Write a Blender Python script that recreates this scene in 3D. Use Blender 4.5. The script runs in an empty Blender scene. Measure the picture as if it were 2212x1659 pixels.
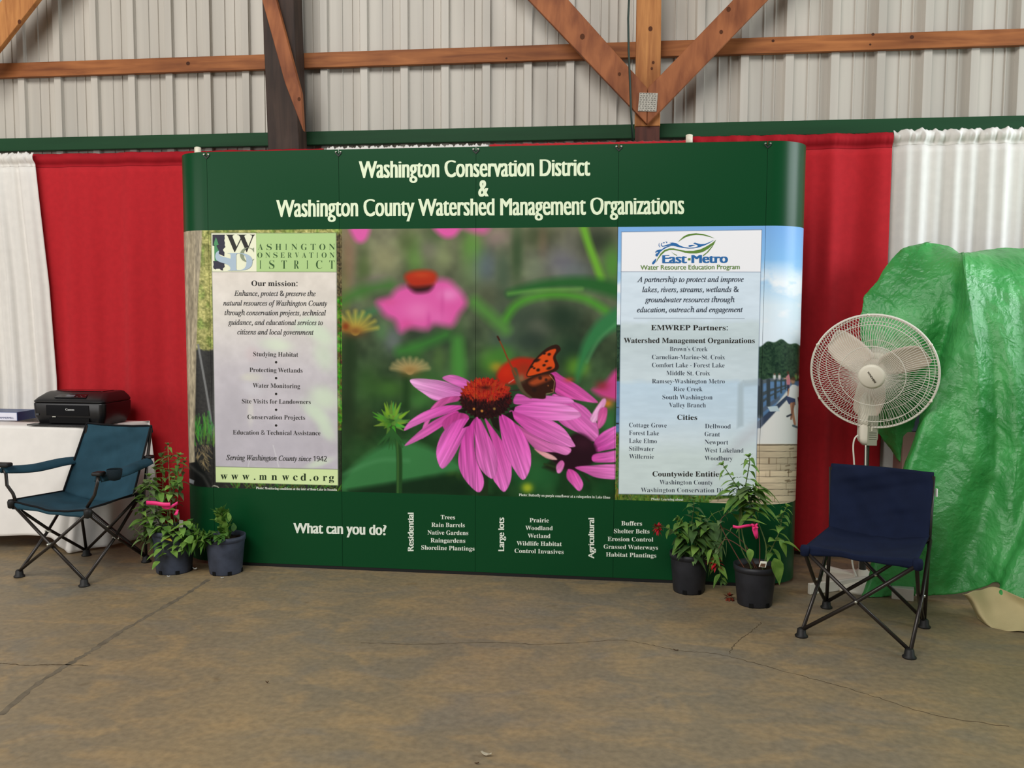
import bpy, bmesh, math, random, os
import numpy as np
from mathutils import Vector, Matrix
random.seed(7)
SC = bpy.context.scene
COL = SC.collection
PI = math.pi

# ------------------------------------------------------------------ camera
FPX, CX, CY = 1877.0, 1106.0, 829.5
CAMH, PSI, PIT, ROL = 1.3736, 0.1244, 0.075, 0.005
fw = np.array([-math.sin(PSI)*math.cos(PIT), math.cos(PSI)*math.cos(PIT), -math.sin(PIT)])
_r = np.array([math.cos(PSI), math.sin(PSI), 0.0]); _u = np.cross(_r, fw)
rt = math.cos(ROL)*_r + math.sin(ROL)*_u
up = -math.sin(ROL)*_r + math.cos(ROL)*_u
cam = bpy.data.cameras.new('camera')
cam.sensor_fit = 'HORIZONTAL'; cam.sensor_width = 36.0; cam.lens = 36.0*FPX/2212.0
cam_o = bpy.data.objects.new('camera', cam); COL.objects.link(cam_o)
M4 = Matrix(((rt[0], up[0], -fw[0], 0), (rt[1], up[1], -fw[1], 0), (rt[2], up[2], -fw[2], CAMH), (0, 0, 0, 1)))
cam_o.matrix_world = M4
SC.camera = cam_o

# ------------------------------------------------------------------ light and exposure
SC.view_settings.view_transform = 'Standard'
SC.view_settings.look = 'None'
SC.view_settings.gamma = 1.0
SC.view_settings.use_curve_mapping = False
SC.view_settings.exposure = 0.0
W = bpy.data.worlds.new('world'); SC.world = W; W.use_nodes = True
bg = W.node_tree.nodes['Background']
bg.inputs[0].default_value = (0.92, 0.96, 1.0, 1); bg.inputs[1].default_value = 0.10

def area(name, loc, target, sx, sy, power, col=(1, 1, 1)):
    l = bpy.data.lights.new(name, 'AREA'); l.shape = 'RECTANGLE'; l.size = sx; l.size_y = sy
    l.energy = power; l.color = col
    o = bpy.data.objects.new(name, l); COL.objects.link(o)
    o.location = loc
    d = Vector(target) - Vector(loc)
    o.rotation_euler = d.to_track_quat('-Z', 'Y').to_euler()
    return o
area('daylight_left_fill', (-6.4, 0.2, 1.9), (-1.5, 4.6, 1.0), 4.0, 2.6, 110, (1.0, 0.97, 0.94))  # unseen fill added at the left, clear of the banner's mirror angle
area('daylight_high_fill', (-2.6, -2.2, 6.3), (-0.8, 4.0, 0.8), 6.0, 3.0, 560, (1.0, 0.975, 0.94))  # unseen fill added high up to light the floor, leaving the recess dark
area('daylight_right_opening', (6.2, 3.4, 3.1), (-0.2, 4.7, 1.8), 3.4, 2.2, 330, (0.88, 0.95, 1.0))

# ------------------------------------------------------------------ pixel / space helpers
O = np.array([0, 0, CAMH])
def ray(u, v):
    return fw + rt*((u-CX)/FPX) - up*((v-CY)/FPX)
def at(u, v, Y):
    d = ray(u, v); return Vector(O + d*(Y/d[1]))
def gnd(u, v, z=0.0):
    d = ray(u, v); return Vector(O + d*((z-CAMH)/d[2]))
def topx(P):
    P = np.asarray(P, float) - O
    d = P @ fw
    return CX + FPX*(P @ rt)/d, CY - FPX*(P @ up)/d
def s2l(c):
    c = np.asarray(c, float)
    return np.where(c <= 0.04045, c/12.92, ((np.clip(c, 0, None)+0.055)/1.055)**2.4)
def rgb(r, g, b):
    return tuple(float(x) for x in s2l([r/255, g/255, b/255])) + (1.0,)

# ------------------------------------------------------------------ noise (numpy)
def vnoise(x, y, seed=0):
    xi = np.floor(x).astype(np.int64); yi = np.floor(y).astype(np.int64)
    fx = x-xi; fy = y-yi
    fx = fx*fx*(3-2*fx); fy = fy*fy*(3-2*fy)
    def h(a, b):
        n = (a*374761393 + b*668265263 + seed*1442695041) & 0xffffffff
        n = ((n ^ (n >> 13))*1274126177) & 0xffffffff
        return ((n ^ (n >> 16)) & 0xffff)/65535.0
    return (h(xi, yi)*(1-fx)+h(xi+1, yi)*fx)*(1-fy) + (h(xi, yi+1)*(1-fx)+h(xi+1, yi+1)*fx)*fy
def fbm(x, y, seed=0, o=3):
    s = 0; a = 0.5; t = 0
    for i in range(o):
        s = s + a*vnoise(x*2**i, y*2**i, seed+i*17); t += a; a *= 0.5
    return s/t

# ------------------------------------------------------------------ materials
def mat(name, col, rough=0.6, spec=0.4, metal=0.0, var=0.0, vscale=8.0, bump=0.0, bscale=60.0, trans=0.0, col2=None, stretch=None, sheen=0.0, coat=0.0):
    m = bpy.data.materials.new(name); m.use_nodes = True
    nt = m.node_tree; N = nt.nodes; L = nt.links
    p = N['Principled BSDF']
    p.inputs['Base Color'].default_value = col
    p.inputs['Roughness'].default_value = rough
    p.inputs['Specular IOR Level'].default_value = spec
    p.inputs['Metallic'].default_value = metal
    if sheen: p.inputs['Sheen Weight'].default_value = sheen
    if coat: p.inputs['Coat Weight'].default_value = coat
    tc = N.new('ShaderNodeTexCoord')
    src = tc.outputs['Object']
    if stretch:
        mp = N.new('ShaderNodeMapping'); mp.inputs['Scale'].default_value = stretch
        L.new(src, mp.inputs[0]); src = mp.outputs[0]
    if var > 0 or col2:
        n = N.new('ShaderNodeTexNoise'); n.inputs['Scale'].default_value = vscale; n.inputs['Detail'].default_value = 5
        L.new(src, n.inputs['Vector'])
        r = N.new('ShaderNodeValToRGB')
        c = np.array(col[:3])
        c2 = np.array(col2[:3]) if col2 else c*(1-var)
        c1 = c if col2 else np.clip(c*(1+var), 0, 1)
        r.color_ramp.elements[0].position = 0.36; r.color_ramp.elements[1].position = 0.64
        r.color_ramp.elements[0].color = (*c2, 1); r.color_ramp.elements[1].color = (*c1, 1)
        L.new(n.outputs[0], r.inputs[0]); L.new(r.outputs[0], p.inputs['Base Color'])
    if bump > 0:
        n = N.new('ShaderNodeTexNoise'); n.inputs['Scale'].default_value = bscale; n.inputs['Detail'].default_value = 4
        L.new(src, n.inputs['Vector'])
        b = N.new('ShaderNodeBump'); b.inputs['Strength'].default_value = bump; b.inputs['Distance'].default_value = 0.01
        L.new(n.outputs[0], b.inputs['Height']); L.new(b.outputs[0], p.inputs['Normal'])
    if trans > 0:
        t = N.new('ShaderNodeBsdfTranslucent'); mx = N.new('ShaderNodeMixShader'); mx.inputs[0].default_value = trans
        src_col = p.inputs['Base Color'].links[0].from_socket if p.inputs['Base Color'].links else None
        if src_col: L.new(src_col, t.inputs[0])
        else: t.inputs[0].default_value = col
        out = N['Material Output']
        L.new(p.outputs[0], mx.inputs[1]); L.new(t.outputs[0], mx.inputs[2]); L.new(mx.outputs[0], out.inputs[0])
    return m

def wood_mat(name, c1, c2, stretch, knots=True):
    m = bpy.data.materials.new(name); m.use_nodes = True
    nt = m.node_tree; N = nt.nodes; L = nt.links; p = N['Principled BSDF']
    p.inputs['Roughness'].default_value = 0.62; p.inputs['Specular IOR Level'].default_value = 0.3
    tc = N.new('ShaderNodeTexCoord'); mp = N.new('ShaderNodeMapping'); mp.inputs['Scale'].default_value = stretch
    L.new(tc.outputs['Object'], mp.inputs[0])
    n = N.new('ShaderNodeTexNoise'); n.inputs['Scale'].default_value = 3.0; n.inputs['Detail'].default_value = 7; n.inputs['Distortion'].default_value = 0.6
    L.new(mp.outputs[0], n.inputs['Vector'])
    r = N.new('ShaderNodeValToRGB'); r.color_ramp.elements[0].position = 0.3; r.color_ramp.elements[1].position = 0.68
    r.color_ramp.elements[0].color = c2; r.color_ramp.elements[1].color = c1
    L.new(n.outputs[0], r.inputs[0])
    # blotchy weathering
    n2 = N.new('ShaderNodeTexNoise'); n2.inputs['Scale'].default_value = 2.3; n2.inputs['Detail'].default_value = 4
    L.new(tc.outputs['Object'], n2.inputs['Vector'])
    r2 = N.new('ShaderNodeValToRGB'); r2.color_ramp.elements[0].position = 0.32; r2.color_ramp.elements[1].position = 0.6
    r2.color_ramp.elements[0].color = (0.62, 0.55, 0.5, 1); r2.color_ramp.elements[1].color = (1, 1, 1, 1)
    L.new(n2.outputs[0], r2.inputs[0])
    mx = N.new('ShaderNodeMixRGB'); mx.blend_type = 'MULTIPLY'; mx.inputs[0].default_value = 0.8
    L.new(r.outputs[0], mx.inputs[1]); L.new(r2.outputs[0], mx.inputs[2])
    L.new(mx.outputs[0], p.inputs['Base Color'])
    b = N.new('ShaderNodeBump'); b.inputs['Strength'].default_value = 0.12; b.inputs['Distance'].default_value = 0.005
    L.new(n.outputs[0], b.inputs['Height']); L.new(b.outputs[0], p.inputs['Normal'])
    return m

def attr_mat(name, rough=0.35, spec=0.4, bump=0.0):
    m = bpy.data.materials.new(name); m.use_nodes = True
    nt = m.node_tree; p = nt.nodes['Principled BSDF']
    a = nt.nodes.new('ShaderNodeAttribute'); a.attribute_name = 'print'
    nt.links.new(a.outputs['Color'], p.inputs['Base Color'])
    p.inputs['Roughness'].default_value = rough; p.inputs['Specular IOR Level'].default_value = spec
    return m

# ------------------------------------------------------------------ mesh builder
class MB:
    def __init__(s): s.v = []; s.f = []
    def add(s, V, F):
        k = len(s.v); s.v += [tuple(x) for x in V]; s.f += [tuple(i+k for i in f) for f in F]
    def box(s, c, d, R=None):
        V = []
        for sx in (-.5, .5):
            for sy in (-.5, .5):
                for sz in (-.5, .5):
                    p = Vector((sx*d[0], sy*d[1], sz*d[2]))
                    if R is not None: p = R @ p
                    V.append(Vector(c)+p)
        s.add(V, [(0, 1, 3, 2), (4, 6, 7, 5), (0, 4, 5, 1), (2, 3, 7, 6), (0, 2, 6, 4), (1, 5, 7, 3)])
    def tube(s, pts, r, n=8, cap=True, closed=False):
        pts = [Vector(p) for p in pts]; m = len(pts)
        rs = r if isinstance(r, (list, tuple)) else [r]*m
        V = []; prev = None
        for i, p in enumerate(pts):
            if closed: t = pts[(i+1) % m]-pts[i-1]
            else: t = pts[min(i+1, m-1)]-pts[max(i-1, 0)]
            if t.length < 1e-9: t = Vector((0, 0, 1))
            t.normalize()
            if prev is None:
                a = Vector((0, 0, 1)) if abs(t.z) < 0.9 else Vector((1, 0, 0))
                n1 = t.cross(a).normalized()
            else:
                n1 = (prev - t*prev.dot(t))
                if n1.length < 1e-6: n1 = t.orthogonal()
                n1.normalize()
            prev = n1; n2 = t.cross(n1)
            for k in range(n):
                a = 2*PI*k/n
                V.append(p + n1*(rs[i]*math.cos(a)) + n2*(rs[i]*math.sin(a)))
        F = []
        for i in range(m if closed else m-1):
            j = (i+1) % m
            for k in range(n):
                F.append((i*n+k, i*n+(k+1) % n, j*n+(k+1) % n, j*n+k))
        if cap and not closed:
            F.append(tuple(range(n-1, -1, -1))); F.append(tuple((m-1)*n+k for k in range(n)))
        s.add(V, F)
    def lathe(s, prof, n=32, M=None, cap0=False, cap1=False):
        V = []; F = []
        for (r, z) in prof:
            for k in range(n):
                a = 2*PI*k/n; p = Vector((r*math.cos(a), r*math.sin(a), z))
                V.append(M @ p if M is not None else p)
        for i in range(len(prof)-1):
            for k in range(n):
                F.append((i*n+k, i*n+(k+1) % n, (i+1)*n+(k+1) % n, (i+1)*n+k))
        if cap0: F.append(tuple(range(n-1, -1, -1)))
        if cap1: F.append(tuple((len(prof)-1)*n+k for k in range(n)))
        s.add(V, F)
    def prism(s, poly, ext):
        n = len(poly); e = Vector(ext)
        V = [Vector(p) for p in poly]+[Vector(p)+e for p in poly]
        F = [tuple(range(n)), tuple(range(2*n-1, n-1, -1))]
        for i in range(n): F.append((i, n+i, n+(i+1) % n, (i+1) % n))
        s.add(V, F)
    def grid(s, G):
        a = len(G); b = len(G[0]); V = [p for r in G for p in r]
        s.add(V, [(i*b+j, i*b+j+1, (i+1)*b+j+1, (i+1)*b+j) for i in range(a-1) for j in range(b-1)])
    def build(s, name, m, parent=None, smooth=False, bevel=0.0, solid=0.0, origin=None):
        me = bpy.data.meshes.new(name)
        V = s.v
        base = parent.matrix_basis.translation if parent is not None and parent.parent is None else None
        off = Vector((0, 0, 0))
        if parent is not None:
            q = parent
            while q is not None: off += q.location; q = q.parent
        elif origin is not None: off = Vector(origin)
        V = [(p[0]-off.x, p[1]-off.y, p[2]-off.z) for p in V]
        me.from_pydata(V, [], s.f)
        bm = bmesh.new(); bm.from_mesh(me); bmesh.ops.recalc_face_normals(bm, faces=bm.faces); bm.to_mesh(me); bm.free()
        if m is not None: me.materials.append(m)
        if smooth:
            for pl in me.polygons: pl.use_smooth = True
        o = bpy.data.objects.new(name, me); COL.objects.link(o)
        if parent is not None: o.parent = parent
        elif origin is not None: o.location = origin
        if bevel:
            b = o.modifiers.new('bevel', 'BEVEL'); b.width = bevel; b.segments = 2; b.limit_method = 'ANGLE'
        if solid:
            d = o.modifiers.new('solid', 'SOLIDIFY'); d.thickness = solid
        return o

def tag(o, label=None, cat=None, group=None, kind=None):
    if label: o['label'] = label
    if cat: o['category'] = cat
    if group: o['group'] = group
    if kind: o['kind'] = kind
    return o
def thing(name, label, cat, loc=(0, 0, 0), group=None):
    o = bpy.data.objects.new(name, None); COL.objects.link(o); o.location = loc
    o.empty_display_size = 0.1
    return tag(o, label, cat, group)
def catmull(pts, n):
    """resample a list of vectors with a catmull-rom spline, n points"""
    P = np.array([list(p) for p in pts], float); m = len(P)
    t = np.linspace(0, m-1-1e-9, n); i = np.floor(t).astype(int); f = (t-i)[:, None]
    g = lambda k: P[np.clip(k, 0, m-1)]
    p0, p1, p2, p3 = g(i-1), g(i), g(i+1), g(i+2)
    return 0.5*((2*p1)+(-p0+p2)*f+(2*p0-5*p1+4*p2-p3)*f**2+(-p0+3*p1-3*p2+p3)*f**3)

# ------------------------------------------------------------------ distances of the planes
YD = 4.515     # face of the display
YC = 5.15      # drape line
YW = 5.42      # metal wall

# ================================================================== SETTING
# floor
def floor_material():
    m = bpy.data.materials.new('concrete'); m.use_nodes = True
    nt = m.node_tree; N = nt.nodes; L = nt.links; p = N['Principled BSDF']
    p.inputs['Roughness'].default_value = 0.55; p.inputs['Specular IOR Level'].default_value = 0.35
    tc = N.new('ShaderNodeTexCoord')
    def noise(scale, detail=5, dist=0.0, st=None):
        n = N.new('ShaderNodeTexNoise'); n.inputs['Scale'].default_value = scale; n.inputs['Detail'].default_value = detail
        n.inputs['Distortion'].default_value = dist
        if st:
            mp = N.new('ShaderNodeMapping'); mp.inputs['Scale'].default_value = st; L.new(tc.outputs['Object'], mp.inputs[0]); L.new(mp.outputs[0], n.inputs['Vector'])
        else: L.new(tc.outputs['Object'], n.inputs['Vector'])
        return n.outputs[0]
    def ramp(src, a, ca, b, cb):
        r = N.new('ShaderNodeValToRGB'); r.color_ramp.elements[0].position = a; r.color_ramp.elements[1].position = b
        r.color_ramp.elements[0].color = ca; r.color_ramp.elements[1].color = cb; L.new(src, r.inputs[0]); return r.outputs[0]
    def mix(a, b, f, mode='MIX'):
        x = N.new('ShaderNodeMixRGB'); x.blend_type = mode
        if isinstance(f, float): x.inputs[0].default_value = f
        else: L.new(f, x.inputs[0])
        for s, v in ((1, a), (2, b)):
            if isinstance(v, tuple): x.inputs[s].default_value = v
            else: L.new(v, x.inputs[s])
        return x.outputs[0]
    base = ramp(noise(1.3, 6, 0.5), 0.35, rgb(126, 115, 95), 0.65, rgb(144, 126, 96))
    tan = ramp(noise(4.5, 8, 0.8, (1, 1.6, 1)), 0.47, (0, 0, 0, 1), 0.66, (1, 1, 1, 1))
    c = mix(base, rgb(164, 138, 98), mix((0, 0, 0, 1), tan, 0.6))
    grey = ramp(noise(2.2, 5, 1.2, (1, 1.5, 1)), 0.5, (0, 0, 0, 1), 0.7, (1, 1, 1, 1))
    c = mix(c, rgb(122, 116, 104), mix((0, 0, 0, 1), grey, 0.6))
    fine = ramp(noise(38, 6), 0.3, (0.74, 0.74, 0.74, 1), 0.7, (1.10, 1.09, 1.06, 1))
    c = mix(c, fine, 0.8, 'MULTIPLY')
    spots = ramp(noise(11, 3, 0.3), 0.24, (0.72, 0.68, 0.62, 1), 0.33, (1, 1, 1, 1))
    c = mix(c, spots, 0.7, 'MULTIPLY')
    L.new(c, p.inputs['Base Color'])
    b = N.new('ShaderNodeBump'); b.inputs['Strength'].default_value = 0.15; b.inputs['Distance'].default_value = 0.004
    L.new(noise(45, 6), b.inputs['Height']); L.new(b.outputs[0], p.inputs['Normal'])
    return m
f = MB(); f.box((0, 0.5, -0.05), (14, 12.5, 0.1))
fl = f.build('floor', floor_material()); tag(fl, kind='structure')
# cracks and stain streaks worn into the slab (part of the floor)
crack_m = mat('crack', rgb(92, 78, 60), 0.9, 0.1)
stain_m = mat('stain', rgb(108, 98, 82), 0.8, 0.2, var=0.2, vscale=20)
def floor_strip(mb, pix, w, jit=0.006, seed=1, n=90):
    rnd = random.Random(seed)
    pts = catmull([gnd(*q) for q in pix], n)
    V = []; F = []
    for i in range(n):
        a = Vector(pts[max(i-1, 0)]); b = Vector(pts[min(i+1, n-1)])
        t = (b-a).normalized(); nn = Vector((-t.y, t.x, 0))
        c = Vector(pts[i])+nn*rnd.uniform(-jit, jit); ww = w*rnd.uniform(0.4, 1.2)
        V += [(c.x+nn.x*ww, c.y+nn.y*ww, 0.0005), (c.x-nn.x*ww, c.y-nn.y*ww, 0.0005)]
    for i in range(n-1): F.append((2*i, 2*i+1, 2*i+3, 2*i+2))
    mb.add(V, F)
c = MB()
floor_strip(c, [(0, 1433), (60, 1437), (130, 1436), (190, 1438)], 0.0035, 0.004, 2, 40)
floor_strip(c, [(780, 1388), (900, 1392), (1050, 1388), (1180, 1392), (1330, 1383), (1400, 1392), (1470, 1406), (1560, 1415), (1700, 1452), (1800, 1478), (1900, 1508), (2020, 1545), (2180, 1570)], 0.0022, 0.005, 3, 150)
floor_strip(c, [(1575, 1412), (1590, 1390), (1625, 1362), (1645, 1345)], 0.0022, 0.004, 4, 40)
o = c.build('floor_crack', crack_m, parent=fl)
c = MB()
floor_strip(c, [(450, 1252), (400, 1285), (330, 1325), (260, 1365), (200, 1405), (160, 1428), (80, 1478), (0, 1545)], 0.013, 0.003, 5, 80)
o = c.build('floor_stain', stain_m, parent=fl)

# metal wall: ribbed sheet, ribs every 0.255 m
wall_m = mat('painted_metal_sheet', rgb(190, 184, 173), 0.42, 0.35, var=0.10, vscale=2.2, stretch=(3.2, 1, 0.12))
prof = [(0.0, 0.0), (0.009, 0.0), (0.020, -0.030), (0.022, -0.031), (0.066, -0.031), (0.0675, -0.012), (0.0695, -0.012), (0.071, -0.004), (0.150, -0.002), (0.152, -0.007), (0.157, -0.007), (0.160, 0.0), (0.214, 0.0), (0.216, -0.006), (0.222, -0.006), (0.225, 0.0)]
MODW = 0.2575
xs = []
x0 = at(1688, 120, YW).x
k0 = int((-5.6-x0)/MODW)-1
for k in range(k0, k0+46):
    for (a, d) in prof: xs.append((x0+k*MODW+a, YW+d))
w = MB()
V = []; F = []
for (a, d) in xs: V += [(a, d, 0), (a, d, 4.3)]
for i in range(len(xs)-1): F.append((2*i, 2*i+2, 2*i+3, 2*i+1))
w.add(V, F)
wl = w.build('wall_back', wall_m); tag(wl, kind='structure')
# painted skirt board and timber girt along the wall
zbt = at(1106, 276, YW-0.045).z; zbb = at(1000, 308, YW-0.045).z
b = MB(); b.box((-0.2, YW-0.047, (zbt+zbb)/2), (11.5, 0.045, zbt-zbb))
o = b.build('trim_1', mat('green_board_paint', rgb(26, 66, 38), 0.6, 0.2, var=0.12, vscale=3, stretch=(0.3, 1, 4)), bevel=0.004)
tag(o, 'long dark green painted board across the metal wall', kind='structure')
zgt = at(1106, 99, YW-0.06).z; zgb = at(1106, 132.5, YW-0.06).z
wood_h = wood_mat('girt_timber', rgb(178, 112, 62), rgb(128, 72, 36), (0.8, 9, 9))
b = MB(); b.box((-0.2, YW-0.042, (zgt+zgb)/2), (11.5, 0.038, zgt-zgb))
o = b.build('trim_2', wood_h, bevel=0.003); tag(o, 'long horizontal timber girt nailed across the metal wall', kind='structure')
# knots in the girt
kn = MB()
for (u, v, r) in [(406, 137, .012), (1670, 88, .008), (1970, 80, .011), (1886, 74, .008), (1094, 126, .006), (1880, 96, .006)]:
    p = at(u, v, YW-0.0625)
    kn.add([(p.x+r*math.cos(a)*1.1, p.y+0.0012, p.z+r*math.sin(a)) for a in np.linspace(0, 2*PI, 14)[:-1]], [tuple(range(13))])
kn.build('knot', mat('knot', rgb(70, 38, 22), 0.7, 0.2), parent=o)

# --- timbers
wood_p = wood_mat('timber_orange', rgb(196, 134, 76), rgb(150, 90, 46), (9, 9, 0.9))
wood_r = wood_mat('timber_red', rgb(170, 104, 62), rgb(120, 64, 36), (5, 5, 1.2))
wood_d = wood_mat('timber_dark', rgb(74, 56, 46), rgb(46, 34, 28), (7, 7, 0.7))
knot_m = mat('timber_knot', rgb(84, 46, 24), 0.7, 0.2)
def timber(name, pix, Y, thick, m, label, cat, knots=()):
    poly = [at(u, v, Y) for (u, v) in pix]
    b = MB(); b.prism(poly, (0, thick, 0))
    o = b.build(name, m, bevel=0.004, origin=tuple(sum((Vector(p) for p in poly), Vector())/len(poly)))
    tag(o, label, cat)
    if knots:
        k = MB()
        for (u, v, r) in knots:
            p = at(u, v, Y-0.0012)
            k.add([(p.x+r*math.cos(a), p.y, p.z+r*1.2*math.sin(a)) for a in np.linspace(0, 2*PI, 12)[:-1]], [tuple(range(11))])
        k.build('knot', knot_m, parent=o)
    return o
def foot(u, v, Y): # continue a vertical member to the floor
    return at(u, v, Y)
# dark post at left
pL = [at(553, -330, 5.21), at(623, -330, 5.21), at(646, 330, 5.21), at(579, 330, 5.21)]
dn = [Vector((pL[2].x+0.03, 5.21, 0)), Vector((pL[3].x+0.03, 5.21, 0))]
b = MB(); b.prism([pL[0], pL[1], pL[2], dn[0], dn[1], pL[3]], (0, 0.145, 0))
o = b.build('wooden_post', wood_d, bevel=0.005, origin=(pL[3].x, 5.21, 0)); tag(o, 'dark stained thick wooden post left of centre against the metal wall', 'post')
timber('diagonal_brace', [(478, -320), (511, -320), (650, 200), (655, 283), (615, 178)], 5.165, 0.04, wood_r, 'narrow reddish diagonal brace running down across the dark post', 'brace', [(646, 214, .01)])
timber('diagonal_brace', [(-60, 172), (2, 99), (329, -320), (258, -320), (-60, 80)], 5.18, 0.04, wood_p, 'orange timber brace crossing the upper left corner', 'brace', [(42, 47, .012)])
timber('diagonal_brace', [(838, -320), (942, -320), (1376, 165), (1398, 190), (1397.3, 268)], 5.205, 0.038, wood_r, 'left arm of the V of timber braces meeting at the steel plate', 'brace', [(1258, 79, .014), (1338, 160, .009)])
timber('diagonal_brace', [(1966, -320), (1427, 239), (1398.2, 268), (1399, 190), (1425, 164), (1892, -320)], 5.205, 0.038, wood_r, 'right arm of the V of timber braces meeting at the steel plate', 'brace', [(1558, 69, .01), (1574, 20, .012)])
timber('king_post', [(1380, -320), (1432, -320), (1426, 272), (1371, 273)], 5.245, 0.09, wood_p, 'short orange vertical timber standing between the V braces', 'post', [(1405, 62, .012), (1411, 135, .008), (1408, 148, .007)])
a1 = at(1372, 274, 5.25); a2 = at(1425, 274, 5.25)
b = MB(); b.box(((a1.x+a2.x)/2, 5.30, a1.z/2), (a2.x-a1.x, 0.1, a1.z))
o = b.build('wooden_post', wood_mat('post_redbrown', rgb(96, 52, 40), rgb(66, 36, 30), (7, 7, 0.7)), origin=((a1.x+a2.x)/2, 5.3, 0))
tag(o, 'red-brown post under the V braces, mostly hidden behind the banner', 'post')
# toothed steel plate where the braces meet
q = [at(1381.5, 200, 5.2), at(1421, 201, 5.2), at(1418, 241, 5.2), at(1378, 240, 5.2)]
b = MB(); b.prism(q, (0, 0.004, 0))
gp = b.build('connector_plate', mat('galvanised', rgb(150, 146, 136), 0.45, 0.5, 0.6, var=0.15, vscale=60), origin=tuple(q[0]))
tag(gp, 'small toothed steel plate where the two V braces meet', 'plate')
t = MB()
for i in range(6):
    for j in range(9):
        s_ = (i+0.5+0.25*(j % 2))/6.5; t_ = (j+0.5)/9
        p = q[0].lerp(q[1], s_).lerp(q[3].lerp(q[2], s_), t_)
        t.box((p.x, p.y-0.0006, p.z), (0.0085, 0.001, 0.0028))
t.build('tooth_slots', mat('slot_dark', rgb(70, 66, 60), 0.7, 0.2), parent=gp)
# green cable hanging beside the V braces
b = MB(); b.tube([at(u, v, 5.19) for u, v in [(1372, -320), (1364, -120), (1357, 40), (1358, 110), (1361, 180), (1363, 240), (1367, 305)]], 0.006, 8)
o = b.build('hanging_cord', mat('cord_green', rgb(28, 48, 38), 0.5, 0.4), smooth=True, origin=tuple(at(1361, 0, 5.19))); tag(o, 'dark green cord hanging down beside the V braces', 'cord')

# ================================================================== PIPE AND DRAPE
red_m = mat('red_cloth', rgb(196, 40, 48), 0.85, 0.15, var=0.04, vscale=30, bump=0.05, bscale=400, trans=0.15, sheen=0.1)
red_pocket_m = mat('red_cloth_double_dimmed', rgb(164, 28, 38), 0.85, 0.15, var=0.08, vscale=9, trans=0.05)  # doubled cloth; the light lost through it is painted as deeper red
white_m = mat('white_cloth', rgb(246, 243, 237), 0.85, 0.15, var=0.02, vscale=20, bump=0.05, bscale=300, trans=0.25)
def fold_fn(seed, n, amp):
    rnd = random.Random(seed)
    comps = [(rnd.uniform(0.6, 1.4)*n*(1 if i < 2 else 2.1), rnd.uniform(0, 6.28), rnd.uniform(0.5, 1.0)*(1 if i < 2 else 0.4), rnd.uniform(-0.8, 0.8)) for i in range(4)]
    def fn(s, t):
        v = 0
        for (fq, ph, a, dr) in comps: v += a*math.sin(2*PI*fq*s+ph+dr*t)
        return amp*v*(0.55+0.45*min(1, t*1.6))
    return fn
def drape(label, x_top, x_bot, ztop, Y, m, pm, seed, nf, amp, zbot=0.03, pocket=0.085, edge=None, ripple=0.0):
    fn = fold_fn(seed, nf, amp)
    root = thing('drape', label, 'curtain', ((x_top[0]+x_top[1])/2, Y, 0))
    nx, nz = 150, 60
    def P(s, t, pk=False):
        if edge: xa, xb = edge(t)
        else:
            xa = x_top[0]+(x_bot[0]-x_top[0])*t; xb = x_top[1]+(x_bot[1]-x_top[1])*t
        x = xa+(xb-xa)*s; z = ztop+(zbot-ztop)*t
        y = Y+fn(s, t)
        return x, y, z
    G = []
    for j in range(nz+1):
        t = (j/nz)
        G.append([P(i/nx, pocket/(ztop-zbot)+t*(1-pocket/(ztop-zbot))) for i in range(nx+1)])
    b = MB(); b.grid(G); b.build('panel', m, root, smooth=True, solid=0.002)
    # rod pocket gathered round the hidden rail, with a small ruffle on top
    rnd = random.Random(seed+5)
    ph = [rnd.uniform(0, 6.28) for _ in range(4)]
    G = []
    rr = 0.021
    fq = 9+nf*2
    for j in range(15):
        a = j/14
        row = []
        for i in range(nx*2+1):
            s = i/(nx*2)
            x, y, z = P(s, a*pocket/(ztop-zbot))
            g = ripple*(math.sin(2*PI*fq*s+ph[0])+0.6*math.sin(2*PI*fq*1.7*s+ph[1])+0.5*math.sin(2*PI*fq*2.9*s+ph[2]))
            bul = -rr*math.sin(PI*min(1, a*1.25)) if a < 0.8 else 0.0
            zz = z+(g*0.35*(1-a) if a < 0.3 else 0)
            row.append((x, y+bul+g*0.5*math.sin(PI*a)-0.003*(1-a), zz))
        G.append(row)
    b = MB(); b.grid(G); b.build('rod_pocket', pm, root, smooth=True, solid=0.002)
    return root
zl = at(220, 330.5, YC).z; zr = at(1850, 288, YC).z; zmid = at(1050, 318, YC).z
xw = at(72, 333, YC-0.05).x
def edge_wl(t):
    # right hem of the white drape leans to the right as it falls
    k = [(0, 72), (0.12, 83), (0.35, 105), (0.6, 121), (0.8, 126), (1.0, 130)]
    tt = [a for a, _ in k]; uu = [b_ for _, b_ in k]
    u = np.interp(t, tt, uu)
    v = 333+t*860
    return -5.1, at(u, v, YC-0.05).x
drape('white drape at the far left edge, overlapping the red one', (-5.1, xw), (-5.1, xw), zl, YC-0.05, white_m, white_m, 3, 11, 0.020, edge=edge_wl, ripple=0.012)
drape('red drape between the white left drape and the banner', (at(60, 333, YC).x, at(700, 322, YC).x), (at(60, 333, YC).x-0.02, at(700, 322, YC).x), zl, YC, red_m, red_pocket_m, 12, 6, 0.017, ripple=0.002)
drape('white drape whose ruffled top shows above the banner', (at(703, 319, YC).x+0.015, at(1055, 318, YC).x), (at(703, 319, YC).x+0.015, at(1055, 318, YC).x), at(880, 315.5, YC).z, YC, white_m, white_m, 21, 5, 0.006, ripple=0.014)
drape('red drape showing as a thin strip above the middle of the banner', (at(1058, 318, YC).x, at(1488, 305, YC).x), (at(1058, 318, YC).x, at(1488, 305, YC).x), at(1300, 307, YC).z, YC, red_m, red_m, 33, 5, 0.006, ripple=0.004)
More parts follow.
